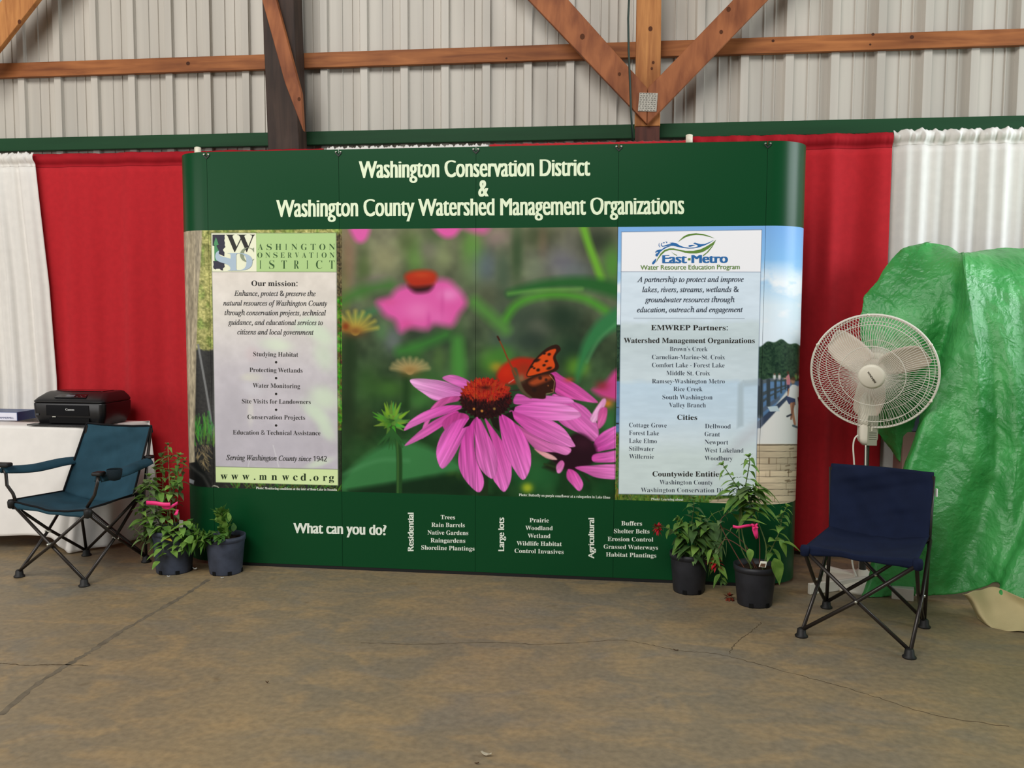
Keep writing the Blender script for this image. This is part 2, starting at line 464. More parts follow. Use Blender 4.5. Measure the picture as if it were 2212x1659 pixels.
drape('red drape behind the fan, right of the banner', (at(1496, 297, YC).x, at(1928, 286, YC).x), (at(1496, 297, YC).x, at(1925, 286, YC).x), zr, YC, red_m, red_pocket_m, 41, 4, 0.018, ripple=0.002)
drape('white drape at the far right above the green tarp', (at(1930, 285, YC).x+0.004, 3.4), (at(1924, 285, YC).x, 3.4), zr+0.012, YC, white_m, white_m, 58, 8, 0.024, ripple=0.013)
pipe_m = mat('pipe_metal', rgb(190, 188, 180), 0.3, 0.5, 0.8)
for (u, v, lab) in [(427, 319, 'left upright pole of the drape frame, its pale cap above the banner corner'), (1489, 292, 'right upright pole of the drape frame, its pale cap above the banner title')]:
    p = at(u, v, YC-0.07)
    r = thing('drape_pole', lab, 'pole', (p.x, p.y, 0))
    b = MB(); b.lathe([(0.021, 0.006), (0.021, p.z-0.05)], 16, Matrix.Translation((p.x, p.y, 0)), True, True); b.build('tube', pipe_m, r, True)
    b = MB(); b.lathe([(0.0195, p.z-0.06), (0.0195, p.z), (0.012, p.z+0.004)], 16, Matrix.Translation((p.x, p.y, 0)), True, True); b.build('cap', mat('cap_ivory', rgb(232, 224, 202), 0.4, 0.4), r, True)
    b = MB(); b.box((p.x, p.y-0.02, 0.003), (0.3, 0.3, 0.006)); b.build('base_plate', pipe_m, r)

# ================================================================== BANNER DISPLAY
SEAM = [-2.2277, -1.4935, -0.7585, -0.0245, 0.7095]
ZT, ZB, ZAT, ZAB = 2.26, 0.018, 1.843, 0.433
disp = thing('pop_up_display', 'wide green pop-up exhibit wall with coneflower photo and lettering', 'display', ((SEAM[0]+SEAM[4])/2, YD, 0))

class Painter:
    """paints print colours (sRGB 0-1) on a set of sample points"""
    def __init__(s, u, v):
        s.u = u; s.v = v; s.c = np.zeros((len(u), 3))
        s.ox, s.oy, s.k = 0, 0, 1
    def frame(s, ox, oy, k): s.ox, s.oy, s.k = ox, oy, k
    def xy(s, idx=None):
        u = s.u if idx is None else s.u[idx]; v = s.v if idx is None else s.v[idx]
        return (u-s.ox)*s.k, (v-s.oy)*s.k
    def sel(s, x0, y0, x1, y1, pad):
        x, y = s.xy(); return np.nonzero((x > x0-pad) & (x < x1+pad) & (y > y0-pad) & (y < y1+pad))[0]
    def comp(s, idx, a, col):
        col = np.asarray(col, float)
        if col.max() > 1.5: col = col/255.0
        s.c[idx] = s.c[idx]*(1-a[:, None])+col*a[:, None]
    def blob(s, cx, cy, rx, ry, col, a=1.0, rot=0.0, p=1.0):
        R = max(rx, ry)*2.4
        i = s.sel(cx-R, cy-R, cx+R, cy+R, 0)
        if not len(i): return
        x, y = s.xy(i); x = x-cx; y = y-cy
        ca, sa = math.cos(rot), math.sin(rot)
        d = ((x*ca+y*sa)/rx)**2+((-x*sa+y*ca)/ry)**2
        s.comp(i, a*np.exp(-d**p), col)
    def sdf(s, poly, i):
        x, y = s.xy(i); P = np.asarray(poly, float); Q = np.roll(P, -1, 0)
        d = np.full(len(x), 1e9); ins = np.zeros(len(x), bool)
        for (ax, ay), (bx, by) in zip(P, Q):
            ex, ey = bx-ax, by-ay; wx, wy = x-ax, y-ay
            t = np.clip((wx*ex+wy*ey)/(ex*ex+ey*ey+1e-9), 0, 1)
            d = np.minimum(d, (wx-ex*t)**2+(wy-ey*t)**2)
            c = ((ay > y) != (by > y)) & (x < (bx-ax)*(y-ay)/(by-ay+1e-12)+ax)
            ins ^= c
        d = np.sqrt(d); return np.where(ins, -d, d)
    def poly(s, poly, col, soft=1.5, a=1.0, smooth=0, tex=None):
        if soft >= 6: soft *= 1.9
        P = np.asarray(poly, float)
        if smooth:
            P = catmull([P[-1]]+list(P)+[P[0], P[1]], (len(P)+2)*smooth)[smooth:-smooth]
        i = s.sel(P[:, 0].min(), P[:, 1].min(), P[:, 0].max(), P[:, 1].max(), soft*2)
        if not len(i): return
        d = s.sdf(P, i)
        al = a*np.clip(0.5-d/(2*soft), 0, 1)
        if tex is not None:
            x, y = s.xy(i); s.comp(i, al, tex(x, y, d))
        else: s.comp(i, al, col)
    def line(s, pts, w, col, soft=1.5, a=1.0, n=0, w2=None):
        if soft >= 6: soft *= 1.8
        P = catmull(pts, n) if n else np.asarray(pts, float)
        W_ = w if w2 is None else max(w, w2)
        i = s.sel(P[:, 0].min(), P[:, 1].min(), P[:, 0].max(), P[:, 1].max(), W_+soft*2)
        if not len(i): return
        x, y = s.xy(i); best = np.full(len(x), 1e9)
        m = len(P)-1
        for k in range(m):
            (ax, ay), (bx, by) = P[k], P[k+1]
            ex, ey = bx-ax, by-ay; wx, wy = x-ax, y-ay
            t = np.clip((wx*ex+wy*ey)/(ex*ex+ey*ey+1e-9), 0, 1)
            ww = w/2 if w2 is None else (w+(w2-w)*(k+t)/m)/2
            best = np.minimum(best, np.sqrt((wx-ex*t)**2+(wy-ey*t)**2)-ww)
        s.comp(i, a*np.clip(0.5-best/(2*soft), 0, 1), col)
    def petal(s, poly, c0, c1, base, tip, soft=1.6, streak=0.1, seed=0, a=1.0):
        bx, by = base; tx, ty = tip; L = math.hypot(tx-bx, ty-by); dx, dy = (tx-bx)/L, (ty-by)/L
        c0 = np.array(c0)/255.0; c1 = np.array(c1)/255.0
        def tex(x, y, d):
            t = np.clip(((x-bx)*dx+(y-by)*dy)/L, 0, 1); q = (-(x-bx)*dy+(y-by)*dx)
            c = c0+(c1-c0)*t[:, None]
            sw = (vnoise(q/9.0+50, t*2.2+seed*7, seed)-0.5)*2*streak + (vnoise(q/3.5+90, t*3+seed*3, seed+9)-0.5)*streak
            edge = np.clip(1+d/7.0, 0, 1)*0.10
            return np.clip(c*(1+sw-edge)[:, None], 0, 1)
        s.poly(poly, None, soft, a, 5, tex)

def lerp_img(pts, x):
    xs_ = [p[0] for p in pts]; return np.stack([np.interp(x, xs_, [p[1][k] for p in pts]) for k in range(3)], -1)

def paint_left(p):
    """creek photograph at the left"""
    u, v = p.u, p.v
    n1 = fbm(u/9, v/9, 3, 4); n2 = fbm(u/3.2, v/3.2, 8, 3)
    # sunlit grass above, dark silt fence below
    grass = np.stack([0.62+0.5*(n1-.5)+0.45*(n2-.5), 0.62+0.45*(n1-.5)+0.4*(n2-.5), 0.36+0.35*(n1-.5)+0.35*(n2-.5)], -1)
    gg = np.clip((fbm(u/14, v/20, 31, 2)-0.5)*4, 0, 1)[:, None]
    grass = grass*(1-0.45*gg)+np.array([0.42, 0.58, 0.2])*0.45*gg*(0.6+0.8*n2[:, None])
    p.c[:] = grass
    dk = np.clip((v-752-0.05*(u-430)+8*(n1-.5))/6, 0, 1)
    dark = np.stack([0.12+0.10*n2, 0.12+0.10*n2, 0.12+0.09*n2], -1)
    p.c[:] = p.c*(1-dk[:, None])+dark*dk[:, None]
    # right strip of leaves beside the mission box
    rs = np.clip((u-720)/6, 0, 1)*np.clip((v-500)/10, 0, 1)
    strip = np.where((v < 640)[:, None], np.stack([0.36+0.5*(n2-.5), 0.32+0.45*(n2-.5), 0.22+0.3*(n2-.5)], -1), np.stack([0.30+0.50*(n2-.5), 0.45+0.75*(n1-.5), 0.14+0.2*(n2-.5)], -1))
    strip = np.where((v > 930)[:, None], np.stack([0.1+0.1*n2, 0.13+0.12*n2, 0.09+0.08*n2], -1), strip)
    p.c[:] = p.c*(1-rs[:, None])+strip*rs[:, None]
    p.frame(0, 0, 1)
    # leaning rod
    p.line([(428, 745), (445, 840), (462, 945)], 4.5, (120, 122, 122), 1.0)
    # grass clumps
    rnd = random.Random(4)
    for i in range(90):
        x = rnd.uniform(420, 470); y = rnd.uniform(925, 965)
        p.line([(x, y), (x+rnd.uniform(-9, 9), y-rnd.uniform(14, 42))], 1.8, (rnd.randint(40, 90), rnd.randint(100, 165), rnd.randint(30, 60)), 0.8, 0.85)
    for i in range(40):
        x = rnd.uniform(425, 450); y = rnd.uniform(955, 1000)
        p.line([(x, y), (x+rnd.uniform(-8, 14), y+rnd.uniform(6, 26))], 1.2, (160, 140, 100), 0.8, 0.7)
    for i in range(150):
        x = rnd.uniform(500, 735); y = rnd.uniform(1042, 1064)
        p.line([(x, y), (x+rnd.uniform(-14, 14), y-rnd.uniform(4, 18))], 1.5, (rnd.randint(40, 110), rnd.randint(90, 150), rnd.randint(25, 60)), 0.8, 0.8)
    p.line([(455, 1054), (462, 1049), (470, 1051), (473, 1055)], 2, (190, 190, 170), 0.8)
    # boot and bag at the bottom corner
    p.poly([(395, 995), (425, 992), (455, 1040), (460, 1056), (398, 1056)], (22, 24, 24), 3)
    p.line([(412, 1008), (440, 1030), (452, 1052)], 5, (80, 80, 76), 3, 0.7)
    p.poly([(406, 1032), (420, 1038), (418, 1046), (404, 1041)], (170, 176, 182), 1)
    # tree trunk
    def bark(x, y, d):
        s = fbm(x/4.0, y/60.0, 12, 3); s2 = fbm(x/2.0, y/9.0, 19, 2)
        e = np.clip((x-415-12*np.sin(y/260))/16, -1, 1)
        b = 0.62+0.34*(s-.5)+0.22*(s2-.5)
        return np.clip(np.stack([b*1.02, b*0.95, b*0.80], -1), 0, 1)
    p.poly([(370, 480), (437, 490), (434, 560), (428, 640), (424, 760), (422, 880), (420, 960), (421, 998), (400, 1002), (392, 990), (370, 990)], None, 1.2, 1, 0, bark)
    # faded photo behind the mission text
    def wash(x, y, d):
        a = fbm(x/40, y/40, 71, 4); b = fbm(x/13, y/13, 77, 3)
        base = lerp_img([(585, (0.90, 0.87, 0.83)), (680, (0.88, 0.86, 0.83)), (800, (0.80, 0.78, 0.80)), (1015, (0.76, 0.74, 0.78))], y)
        return np.clip(base+0.07*(a-.5)[:, None]+0.05*(b-.5)[:, None], 0, 1)
    p.poly([(457.8, 587), (727.6, 587.6), (730.2, 1014), (465.4, 1008)], None, 0.6, 1, 0, wash)
    for (cx, cy, rx, ry, col, a, ro) in [(595, 745, 36, 15, (222, 236, 212), .8, .1), (590, 660, 50, 40, (196, 190, 194), .35, 0), (690, 720, 40, 18, (214, 232, 206), .8, .6), (660, 700, 30, 14, (210, 228, 205), .7, -.4),
                                      (700, 770, 34, 22, (212, 232, 204), .6, 1.2), (700, 860, 34, 26, (216, 236, 206), .75, .3), (685, 895, 40, 16, (214, 234, 206), .8, .7), (705, 930, 26, 14, (212, 232, 204), .7, .9),
                                      (545, 815, 22, 10, (228, 228, 206), .9, 0), (545, 840, 24, 14, (222, 220, 226), .8, .3), (541, 890, 7, 28, (224, 222, 214), .8, 0), (560, 800, 30, 60, (190, 186, 192), .5, .1),
                                      (500, 900, 40, 90, (178, 174, 182), .5, 0), (600, 950, 70, 40, (186, 182, 192), .5, 0), (545, 765, 16, 16, (214, 196, 198), .5, 0), (690, 1000, 30, 8, (216, 234, 206), .7, -.3)]:
        p.blob(cx, cy, rx, ry, col, a, ro, 1.6)
    p.line([(590, 962), (602, 1008)], 1.6, (225, 225, 228), 1, .7); p.line([(540, 990), (536, 1008)], 1.6, (225, 225, 228), 1, .7)
    # logo fields
    p.poly([(456.4, 503.4), (553.2, 503.6), (554.2, 587), (457.8, 586.8)], (240, 242, 214), 0.6)
    p.poly([(553.2, 503.6), (726.2, 503.2), (727.6, 587.6), (554.2, 587)], (180, 212, 144), 0.6)
    p.poly([(465.4, 1008), (730.2, 1014), (730.4, 1048.6), (466, 1041.6)], (218, 238, 176), 0.6)
    for a, b in [((456.4, 503.4), (726.2, 503.2)), ((457.8, 587), (727.6, 587.6)), ((465.4, 1008), (730.2, 1014)), ((456.4, 503.4), (466, 1041.6)), ((726.2, 503.2), (730.4, 1048.6))]:
        p.line([a, b], 1.0, (96, 104, 92), 0.6, 0.8)

def paint_mid(p):
    """coneflower and butterfly photograph"""
    p.frame(720, 480, 2.719)
    x, y = p.xy()
    n = fbm(x/150, y/150, 5, 3); n2 = fbm(x/60, y/60, 15, 2)
    t = np.clip(y/1600, 0, 1)
    base = lerp_img([(0, (0.46, 0.46, 0.36)), (0.3, (0.34, 0.38, 0.29)), (0.55, (0.22, 0.31, 0.20)), (0.8, (0.14, 0.28, 0.14)), (1, (0.10, 0.24, 0.12))], t)
    p.c[:] = np.clip(base*(0.65+0.7*n)[:, None]+0.10*(n2-.5)[:, None]*np.array([1, 1.1, .7]), 0, 1)
    B = p.blob
    for a in [(90, 200, 50, 230, (150, 110, 90), .6), (60, 500, 40, 300, (110, 110, 50), .4), (180, 300, 45, 160, (70, 95, 45), .7), (300, 220, 100, 90, (150, 145, 105), .5), (250, 360, 90, 50, (135, 112, 120), .6), (480, 200, 60, 120, (95, 150, 60), .6),
              (430, 110, 60, 80, (70, 90, 45), .6), (590, 100, 70, 100, (60, 85, 45), .6), (650, 210, 60, 80, (150, 165, 110), .5), (560, 160, 60, 60, (130, 120, 115), .5), (820, 150, 70, 110, (95, 150, 60), .85), (820, 280, 80, 120, (105, 135, 85), .6),
              (960, 90, 90, 60, (165, 135, 135), .6), (900, 260, 70, 110, (95, 110, 130), .6), (1000, 300, 50, 150, (70, 90, 70), .8), (1080, 180, 40, 200, (50, 75, 45), .8), (1180, 280, 70, 120, (135, 150, 125), .5), (1200, 80, 90, 70, (60, 75, 45), .7),
              (1230, 110, 35, 100, (140, 110, 90), .4), (1350, 240, 110, 110, (135, 130, 160), .5), (1400, 110, 60, 80, (110, 110, 100), .6), (1560, 110, 110, 90, (45, 55, 42), .9), (1640, 250, 60, 110, (80, 140, 55), .9), (1440, 290, 100, 60, (105, 115, 118), .6),
              (900, 420, 60, 80, (75, 80, 60), .6), (1100, 560, 180, 100, (55, 70, 58), .8), (1220, 620, 80, 60, (120, 120, 105), .5), (1350, 560, 110, 90, (35, 55, 40), .9), (1000, 720, 80, 90, (80, 95, 105), .4), (1150, 700, 120, 70, (45, 60, 52), .8), (1400, 760, 110, 110, (30, 55, 38), .8),
              (700, 700, 120, 90, (55, 70, 50), .7), (600, 690, 140, 60, (40, 55, 45), .8), (350, 690, 60, 80, (110, 118, 122), .7), (280, 640, 40, 60, (85, 125, 80), .7), (480, 760, 60, 60, (60, 120, 50), .5), (730, 820, 50, 170, (70, 135, 55), .8), (620, 800, 40, 90, (85, 120, 60), .6),
              (540, 960, 100, 90, (60, 115, 45), .7), (330, 980, 90, 60, (70, 120, 45), .6), (200, 950, 90, 110, (55, 95, 40), .6), (90, 800, 60, 160, (38, 60, 32), .8), (80, 1150, 60, 180, (32, 50, 28), .8), (180, 1180, 60, 120, (60, 75, 40), .5), (500, 1050, 70, 50, (70, 130, 60), .6),
              (930, 820, 80, 80, (80, 140, 50), .8), (1000, 780, 70, 60, (65, 125, 45), .8), (960, 850, 40, 30, (190, 160, 40), .6), (1420, 850, 60, 60, (95, 150, 45), .8), (1470, 850, 40, 50, (110, 160, 60), .6), (1250, 1500, 90, 110, (35, 95, 50), .8), (1110, 1470, 110, 90, (40, 105, 55), .7),
              (1140, 1560, 34, 30, (175, 190, 45), .9), (1600, 1560, 70, 50, (22, 70, 35), .9), (700, 1490, 40, 40, (95, 130, 40), .6), (1480, 1460, 60, 60, (20, 60, 30), .8), (1620, 1180, 40, 80, (55, 120, 65), .8)]:
        B(a[0], a[1], a[2], a[3], a[4], a[5], 0, 1.2)
    Lx = p.line
    Lx([(1470, 30), (1500, 130), (1545, 250), (1572, 330)], 46, (108, 172, 52), 9, .95, 14)
    Lx([(1040, 420), (1200, 375), (1380, 355), (1520, 365), (1670, 400)], 44, (36, 96, 42), 14, .9, 20, 90)
    Lx([(1005, 580), (1070, 490), (1180, 440), (1330, 425), (1480, 450), (1600, 520)], 42, (76, 152, 48), 13, .95, 24)
    Lx([(1030, 420), (1200, 400), (1460, 392)], 14, (120, 180, 80), 8, .7, 12)
    Lx([(1680, 560), (1580, 620), (1500, 720), (1460, 820), (1430, 930)], 120, (52, 124, 72), 12, .95, 20, 20)
    Lx([(1670, 590), (1560, 690), (1490, 820)], 12, (90, 160, 100), 7, .6, 12)
    Lx([(830, 470), (910, 540), (1010, 630)], 70, (84, 140, 62), 16, .85, 10)
    Lx([(60, 460), (180, 400), (330, 370)], 60, (62, 118, 48), 18, .8, 12)
    Lx([(140, 560), (290, 500)], 30, (60, 130, 80), 14, .7)
    Lx([(390, 760), (520, 720), (660, 660)], 60, (60, 128, 52), 16, .8, 10)
    Lx([(730, 700), (745, 900)], 60, (72, 140, 60), 16, .8)
    Lx([(1020, 830), (1050, 900)], 40, (90, 150, 60), 14, .7)
    Lx([(430, 900), (425, 1080)], 34, (30, 60, 28), 10, .8)
    Lx([(95, 700), (90, 1100)], 50, (34, 54, 30), 16, .8)
    p.poly([(40, 1570), (120, 1430), (300, 1310), (480, 1300), (680, 1380), (760, 1450), (640, 1480), (420, 1525), (220, 1560)], (60, 128, 72), 12, .9, 6)
    Lx([(60, 1480), (260, 1400), (440, 1400)], 10, (84, 150, 96), 10, .6, 10)
    p.poly([(90, 1575), (420, 1520), (720, 1475), (800, 1600), (90, 1600)], (16, 44, 24), 10, .9)
    # pink scraps at the top edge
    p.poly([(98, 20), (208, 20), (200, 90), (165, 120), (125, 100)], (222, 96, 170), 10, 1, 5)
    p.poly([(590, 20), (740, 20), (720, 75), (670, 92), (620, 70)], (224, 92, 168), 10, 1, 5)
    p.poly([(745, 20), (910, 20), (890, 66), (820, 60)], (220, 90, 165), 12, .8, 5)
    # pale yellow seed heads
    for (cx, cy, col, n_, L_, up_) in [(130, 640, (206, 190, 78), 9, 130, 1), (450, 870, (196, 176, 120), 9, 110, 1)]:
        for k in range(n_):
            a = -PI+PI*(k+0.5)/n_; Lx([(cx, cy), (cx+L_*math.cos(a), cy+L_*0.9*math.sin(a)*(1 if cy < 700 else .7))], 26, col, 9, .85, 0, 12)
        B(cx, cy, 60, 36, (120, 70, 36) if cy < 700 else (140, 110, 60), .8)
    B(72, 612, 26, 28, (130, 52, 22), .9)
    # blurred flower behind
    p.poly([(400, 380), (640, 335), (730, 390), (782, 470), (740, 540), (695, 610), (600, 596), (540, 630), (450, 620), (395, 645), (360, 580), (300, 545), (258, 470), (330, 440)], (222, 92, 168), 15, 1, 5)
    for a in [(680, 425, 62, 40, (238, 142, 202), .8), (500, 520, 90, 60, (236, 128, 192), .7), (330, 470, 50, 22, (216, 86, 152), .7), (620, 560, 60, 40, (228, 110, 182), .7), (430, 600, 40, 30, (216, 80, 150), .6), (560, 580, 14, 50, (200, 70, 150), .5), (640, 480, 14, 80, (206, 80, 155), .5)]: B(*a)
    p.poly([(445, 365), (580, 360), (560, 405), (480, 412)], (52, 22, 26), 9, 1, 5)
    p.poly([(428, 345), (424, 310), (470, 288), (560, 283), (604, 305), (600, 350), (560, 372), (470, 378)], (176, 48, 26), 9, 1, 5)
    B(520, 310, 60, 20, (196, 72, 36), .7)
    # green bud
    Lx([(380, 1270), (388, 1400), (386, 1600)], 34, (34, 72, 34), 5, 1, 8); Lx([(374, 1280), (380, 1400), (378, 1600)], 8, (80, 124, 60), 5, .7, 8)
    rnd = random.Random(3)
    for k in range(60):
        a = rnd.uniform(-PI, PI); r_ = rnd.uniform(40, 122)
        cx, cy = 340+0.5*r_*math.cos(a), 1165+0.42*r_*math.sin(a)
        Lx([(cx, cy), (340+r_*math.cos(a), 1160+0.9*r_*math.sin(a)-10)], 20, (rnd.randint(70, 130), rnd.randint(130, 175), rnd.randint(40, 70)), 3, .9, 0, 3)
    for k in range(14):
        a = rnd.uniform(0.2, PI-0.2); Lx([(345, 1225), (345+95*math.cos(a), 1225+60+50*math.sin(a))], 20, (44, 92, 44), 3, .9, 0, 3)
    B(325, 1175, 40, 34, (60, 110, 36), .8)
    # second flower at the right
    P = p.petal
    P([(1255, 905), (1300, 878), (1345, 905), (1440, 960), (1540, 1040), (1545, 1062), (1430, 1045), (1320, 1015), (1285, 960)], (196, 64, 150), (226, 100, 182), (1270, 900), (1545, 1060), 3, .1, 31)
    p.poly([(1520, 985), (1580, 960), (1655, 870), (1700, 880), (1700, 1035), (1600, 1035)], (204, 70, 140), 9, 1, 4)
    B(1580, 960, 40, 30, (150, 46, 60), .8); B(1610, 1065, 34, 26, (216, 130, 50), .9); B(1385, 925, 30, 16, (190, 80, 50), .7)
    P([(1290, 1010), (1370, 1040), (1480, 1085), (1548, 1180), (1557, 1265), (1520, 1288), (1440, 1240), (1340, 1185), (1280, 1100)], (206, 84, 170), (232, 124, 202), (1300, 1050), (1550, 1280), 3, .12, 32)
    P([(1580, 1040), (1602, 1060), (1545, 1172), (1508, 1150)], (236, 160, 214), (240, 176, 222), (1590, 1040), (1520, 1160), 4, .1, 33)
    P([(1565, 1100), (1608, 1092), (1600, 1170), (1560, 1215), (1550, 1180)], (214, 84, 156), (224, 110, 176), (1600, 1090), (1550, 1210), 4, .1, 34)
    P([(1535, 1285), (1600, 1222), (1700, 1195), (1700, 1305), (1590, 1342), (1535, 1345)], (206, 70, 168), (236, 120, 206), (1535, 1320), (1680, 1240), 3, .12, 35)
    Lx([(1350, 1430), (1365, 1620)], 46, (24, 60, 30), 8)
    p.poly([(1260, 1340), (1350, 1290), (1420, 1240), (1490, 1260), (1545, 1330), (1535, 1400), (1450, 1455), (1350, 1450), (1280, 1400)], (40, 16, 28), 6, 1, 5)
    B(1470, 1300, 60, 40, (64, 28, 44), .6)
    p.poly([(1230, 1440), (1280, 1400), (1350, 1450), (1300, 1470)], (30, 40, 24), 6); Lx([(1240, 1420), (1310, 1440)], 12, (40, 60, 30), 4); Lx([(1450, 1460), (1500, 1520)], 14, (36, 50, 30), 4)
    P([(1528, 1365), (1600, 1350), (1700, 1340), (1700, 1402), (1560, 1412), (1520, 1400)], (214, 80, 172), (234, 120, 204), (1525, 1390), (1680, 1370), 3, .12, 36)
    P([(1420, 1440), (1520, 1428), (1700, 1425), (1700, 1505), (1560, 1503), (1480, 1472)], (216, 90, 176), (236, 132, 208), (1425, 1445), (1680, 1460), 3, .12, 37)
    P([(1380, 1450), (1430, 1470), (1468, 1535), (1445, 1580), (1400, 1540), (1370, 1500)], (216, 76, 168), (234, 116, 198), (1385, 1455), (1445, 1575), 3, .12, 38)
    P([(1310, 1430), (1340, 1398), (1358, 1420), (1340, 1467), (1315, 1472)], (226, 110, 186), (236, 140, 206), (1350, 1405), (1315, 1470), 3, .1, 39)
    P([(1180, 1330), (1230, 1345), (1290, 1370), (1314, 1395), (1260, 1390), (1210, 1360)], (226, 150, 160), (232, 180, 180), (1180, 1330), (1310, 1395), 3, .1, 40)
    P([(1060, 1180), (1150, 1230), (1260, 1290), (1392, 1325), (1372, 1368), (1300, 1352), (1200, 1340), (1120, 1260)], (190, 84, 150), (230, 130, 200), (1070, 1190), (1380, 1350), 3, .12, 41)
    # main flower
    Lx([(885, 1480), (880, 1620)], 56, (30, 52, 28), 4)
    P([(1060, 1065), (1078, 1008), (1140, 1020), (1250, 1018), (1375, 1028), (1412, 1062), (1300, 1066), (1150, 1070)], (206, 84, 172), (232, 130, 208), (1060, 1050), (1410, 1060), 2, .12, 1)
    P([(640, 915), (690, 896), (750, 908), (805, 942), (775, 978), (700, 952)], (208, 96, 180), (226, 122, 198), (800, 950), (645, 910), 2, .1, 2)
    P([(452, 925), (520, 918), (640, 932), (720, 962), (768, 985), (742, 1032), (690, 1046), (600, 1048), (530, 1006), (470, 962)], (206, 110, 186), (236, 172, 224), (760, 1010), (455, 930), 2, .14, 3)
    P([(578, 1085), (640, 1035), (737, 1022), (735, 1050), (660, 1070), (600, 1120), (560, 1180), (530, 1268), (515, 1240), (545, 1150)], (196, 78, 150), (220, 110, 184), (735, 1030), (525, 1260), 2, .12, 4)
    P([(748, 1076), (650, 1078), (540, 1110), (450, 1168), (414, 1224), (470, 1202), (560, 1162), (680, 1122), (748, 1096)], (206, 70, 168), (236, 128, 208), (748, 1085), (415, 1222), 1.8, .12, 5)
    P([(722, 1108), (600, 1160), (500, 1232), (418, 1314), (520, 1272), (620, 1212), (724, 1138)], (204, 66, 160), (234, 124, 204), (722, 1120), (420, 1312), 1.8, .12, 6)
    P([(640, 1180), (720, 1120), (800, 1150), (740, 1290), (720, 1340), (680, 1260)], (186, 60, 140), (206, 84, 168), (760, 1130), (700, 1320), 2, .1, 7)
    P([(1032, 1112), (1130, 1118), (1250, 1148), (1350, 1208), (1408, 1288), (1416, 1320), (1330, 1312), (1220, 1272), (1120, 1212)], (204, 68, 164), (238, 138, 212), (1032, 1120), (1414, 1318), 1.8, .14, 8)
    P([(1048, 1096), (1150, 1060), (1280, 1054), (1400, 1084), (1456, 1130), (1420, 1156), (1330, 1166), (1200, 1156), (1080, 1118)], (212, 82, 178), (238, 150, 216), (1050, 1105), (1455, 1130), 1.8, .14, 9)
    P([(815, 1160), (770, 1230), (738, 1350), (738, 1440), (778, 1520), (845, 1585), (878, 1562), (882, 1500), (842, 1400), (826, 1290), (832, 1170)], (196, 60, 156), (232, 116, 202), (822, 1165), (850, 1580), 1.8, .16, 10)
    P([(888, 1155), (930, 1200), (1000, 1300), (1042, 1400), (1044, 1510), (1005, 1584), (960, 1542), (938, 1500), (955, 1440), (950, 1340)], (206, 66, 160), (234, 122, 206), (892, 1160), (1010, 1580), 1.8, .16, 11)
    P([(780, 1150), (710, 1170), (640, 1240), (606, 1330), (611, 1400), (640, 1448), (692, 1400), (742, 1310), (790, 1200), (802, 1160)], (208, 76, 172), (234, 122, 206), (795, 1155), (640, 1445), 1.8, .16, 12)
    P([(832, 1155), (862, 1155), (912, 1250), (956, 1340), (964, 1440), (940, 1506), (890, 1480), (850, 1420), (832, 1330)], (210, 76, 170), (236, 128, 208), (848, 1158), (935, 1500), 1.8, .16, 13)
    P([(975, 1135), (1030, 1148), (1110, 1228), (1156, 1330), (1158, 1440), (1115, 1514), (1060, 1450), (1008, 1350), (984, 1240)], (208, 70, 168), (236, 126, 208), (985, 1140), (1110, 1510), 1.8, .16, 14)
    for q in [[(760, 1210), (800, 1150), (830, 1150), (800, 1195)], [(920, 1150), (970, 1150), (975, 1230), (940, 1200)], [(1000, 1130), (1050, 1110), (1065, 1170)], [(730, 1110), (770, 1090), (780, 1125)], [(1030, 1095), (1070, 1080), (1060, 1110)]]: p.poly(q, (28, 26, 20), 2)
    # cone
    def cone(x, y, d):
        ang = np.arctan2(y-985, x-895); r_ = np.hypot((x-895)/150, (y-1000)/85)
        k = vnoise(ang*22, r_*9, 61); k2 = vnoise(x/7, y/9, 63)
        w_ = np.clip((1040+26*np.cos((x-895)/75)-y)/40+0.8*(k2-.5), 0, 1)[:, None]
        redc = np.stack([0.52+0.36*(k-.5)+0.12, 0.12+0.14*(k-.5), 0.09+0.06*(k-.5)], -1)
        drk = np.stack([0.15+0.10*(k2-.5), 0.06+0.06*(k2-.5), 0.07+0.05*(k2-.5)], -1)
        return np.clip(redc*w_+drk*(1-w_), 0, 1)
    pts = []
    for k in range(72):
        a = 2*PI*k/72; rr_ = 1.0+(0.07 if k % 2 else -0.03)
        pts.append((896+148*rr_*math.cos(a), 1035+(118 if math.sin(a) < 0 else 118)*rr_*math.sin(a)))
    p.poly(pts, None, 1.6, 1, 0, cone)
    for k in range(150):
        a = rnd.uniform(0, 2*PI); r_ = math.sqrt(rnd.uniform(0.02, 1)); cx = 895+132*r_*math.cos(a); cy = 988+66*r_*math.sin(a)
        Lx([(cx, cy+4), (cx+(cx-895)*0.10, cy-15)], 8, (rnd.randint(150, 200), rnd.randint(38, 70), rnd.randint(22, 36)), 1.5, .85, 0, 4)
    for k in range(80):
        a = rnd.uniform(0.05, PI-0.05); cx = 895+140*math.cos(a); cy = 1035+85*math.sin(a)*rnd.uniform(.3, 1)
        Lx([(cx, cy), (cx+(cx-895)*0.12, cy+10)], 6, (rnd.randint(30, 80), 16, 20), 1.5, .7, 0, 2)
    B(893, 972, 34, 12, (58, 18, 16), .8)
    for q in [(826, 1097), (873, 1109), (946, 1096)]: B(q[0], q[1], 8, 8, (210, 140, 60) if q[0] < 900 else (150, 120, 60), .95, 0, 2)
    # butterfly
    p.poly([(962, 920), (968, 880), (1008, 832), (1078, 798), (1160, 800), (1205, 822), (1165, 900), (1085, 942), (1000, 950)], (186, 36, 20), 7, 1, 5)
    B(1020, 880, 50, 40, (208, 48, 22), .7); B(1120, 860, 50, 44, (140, 52, 28), .7)
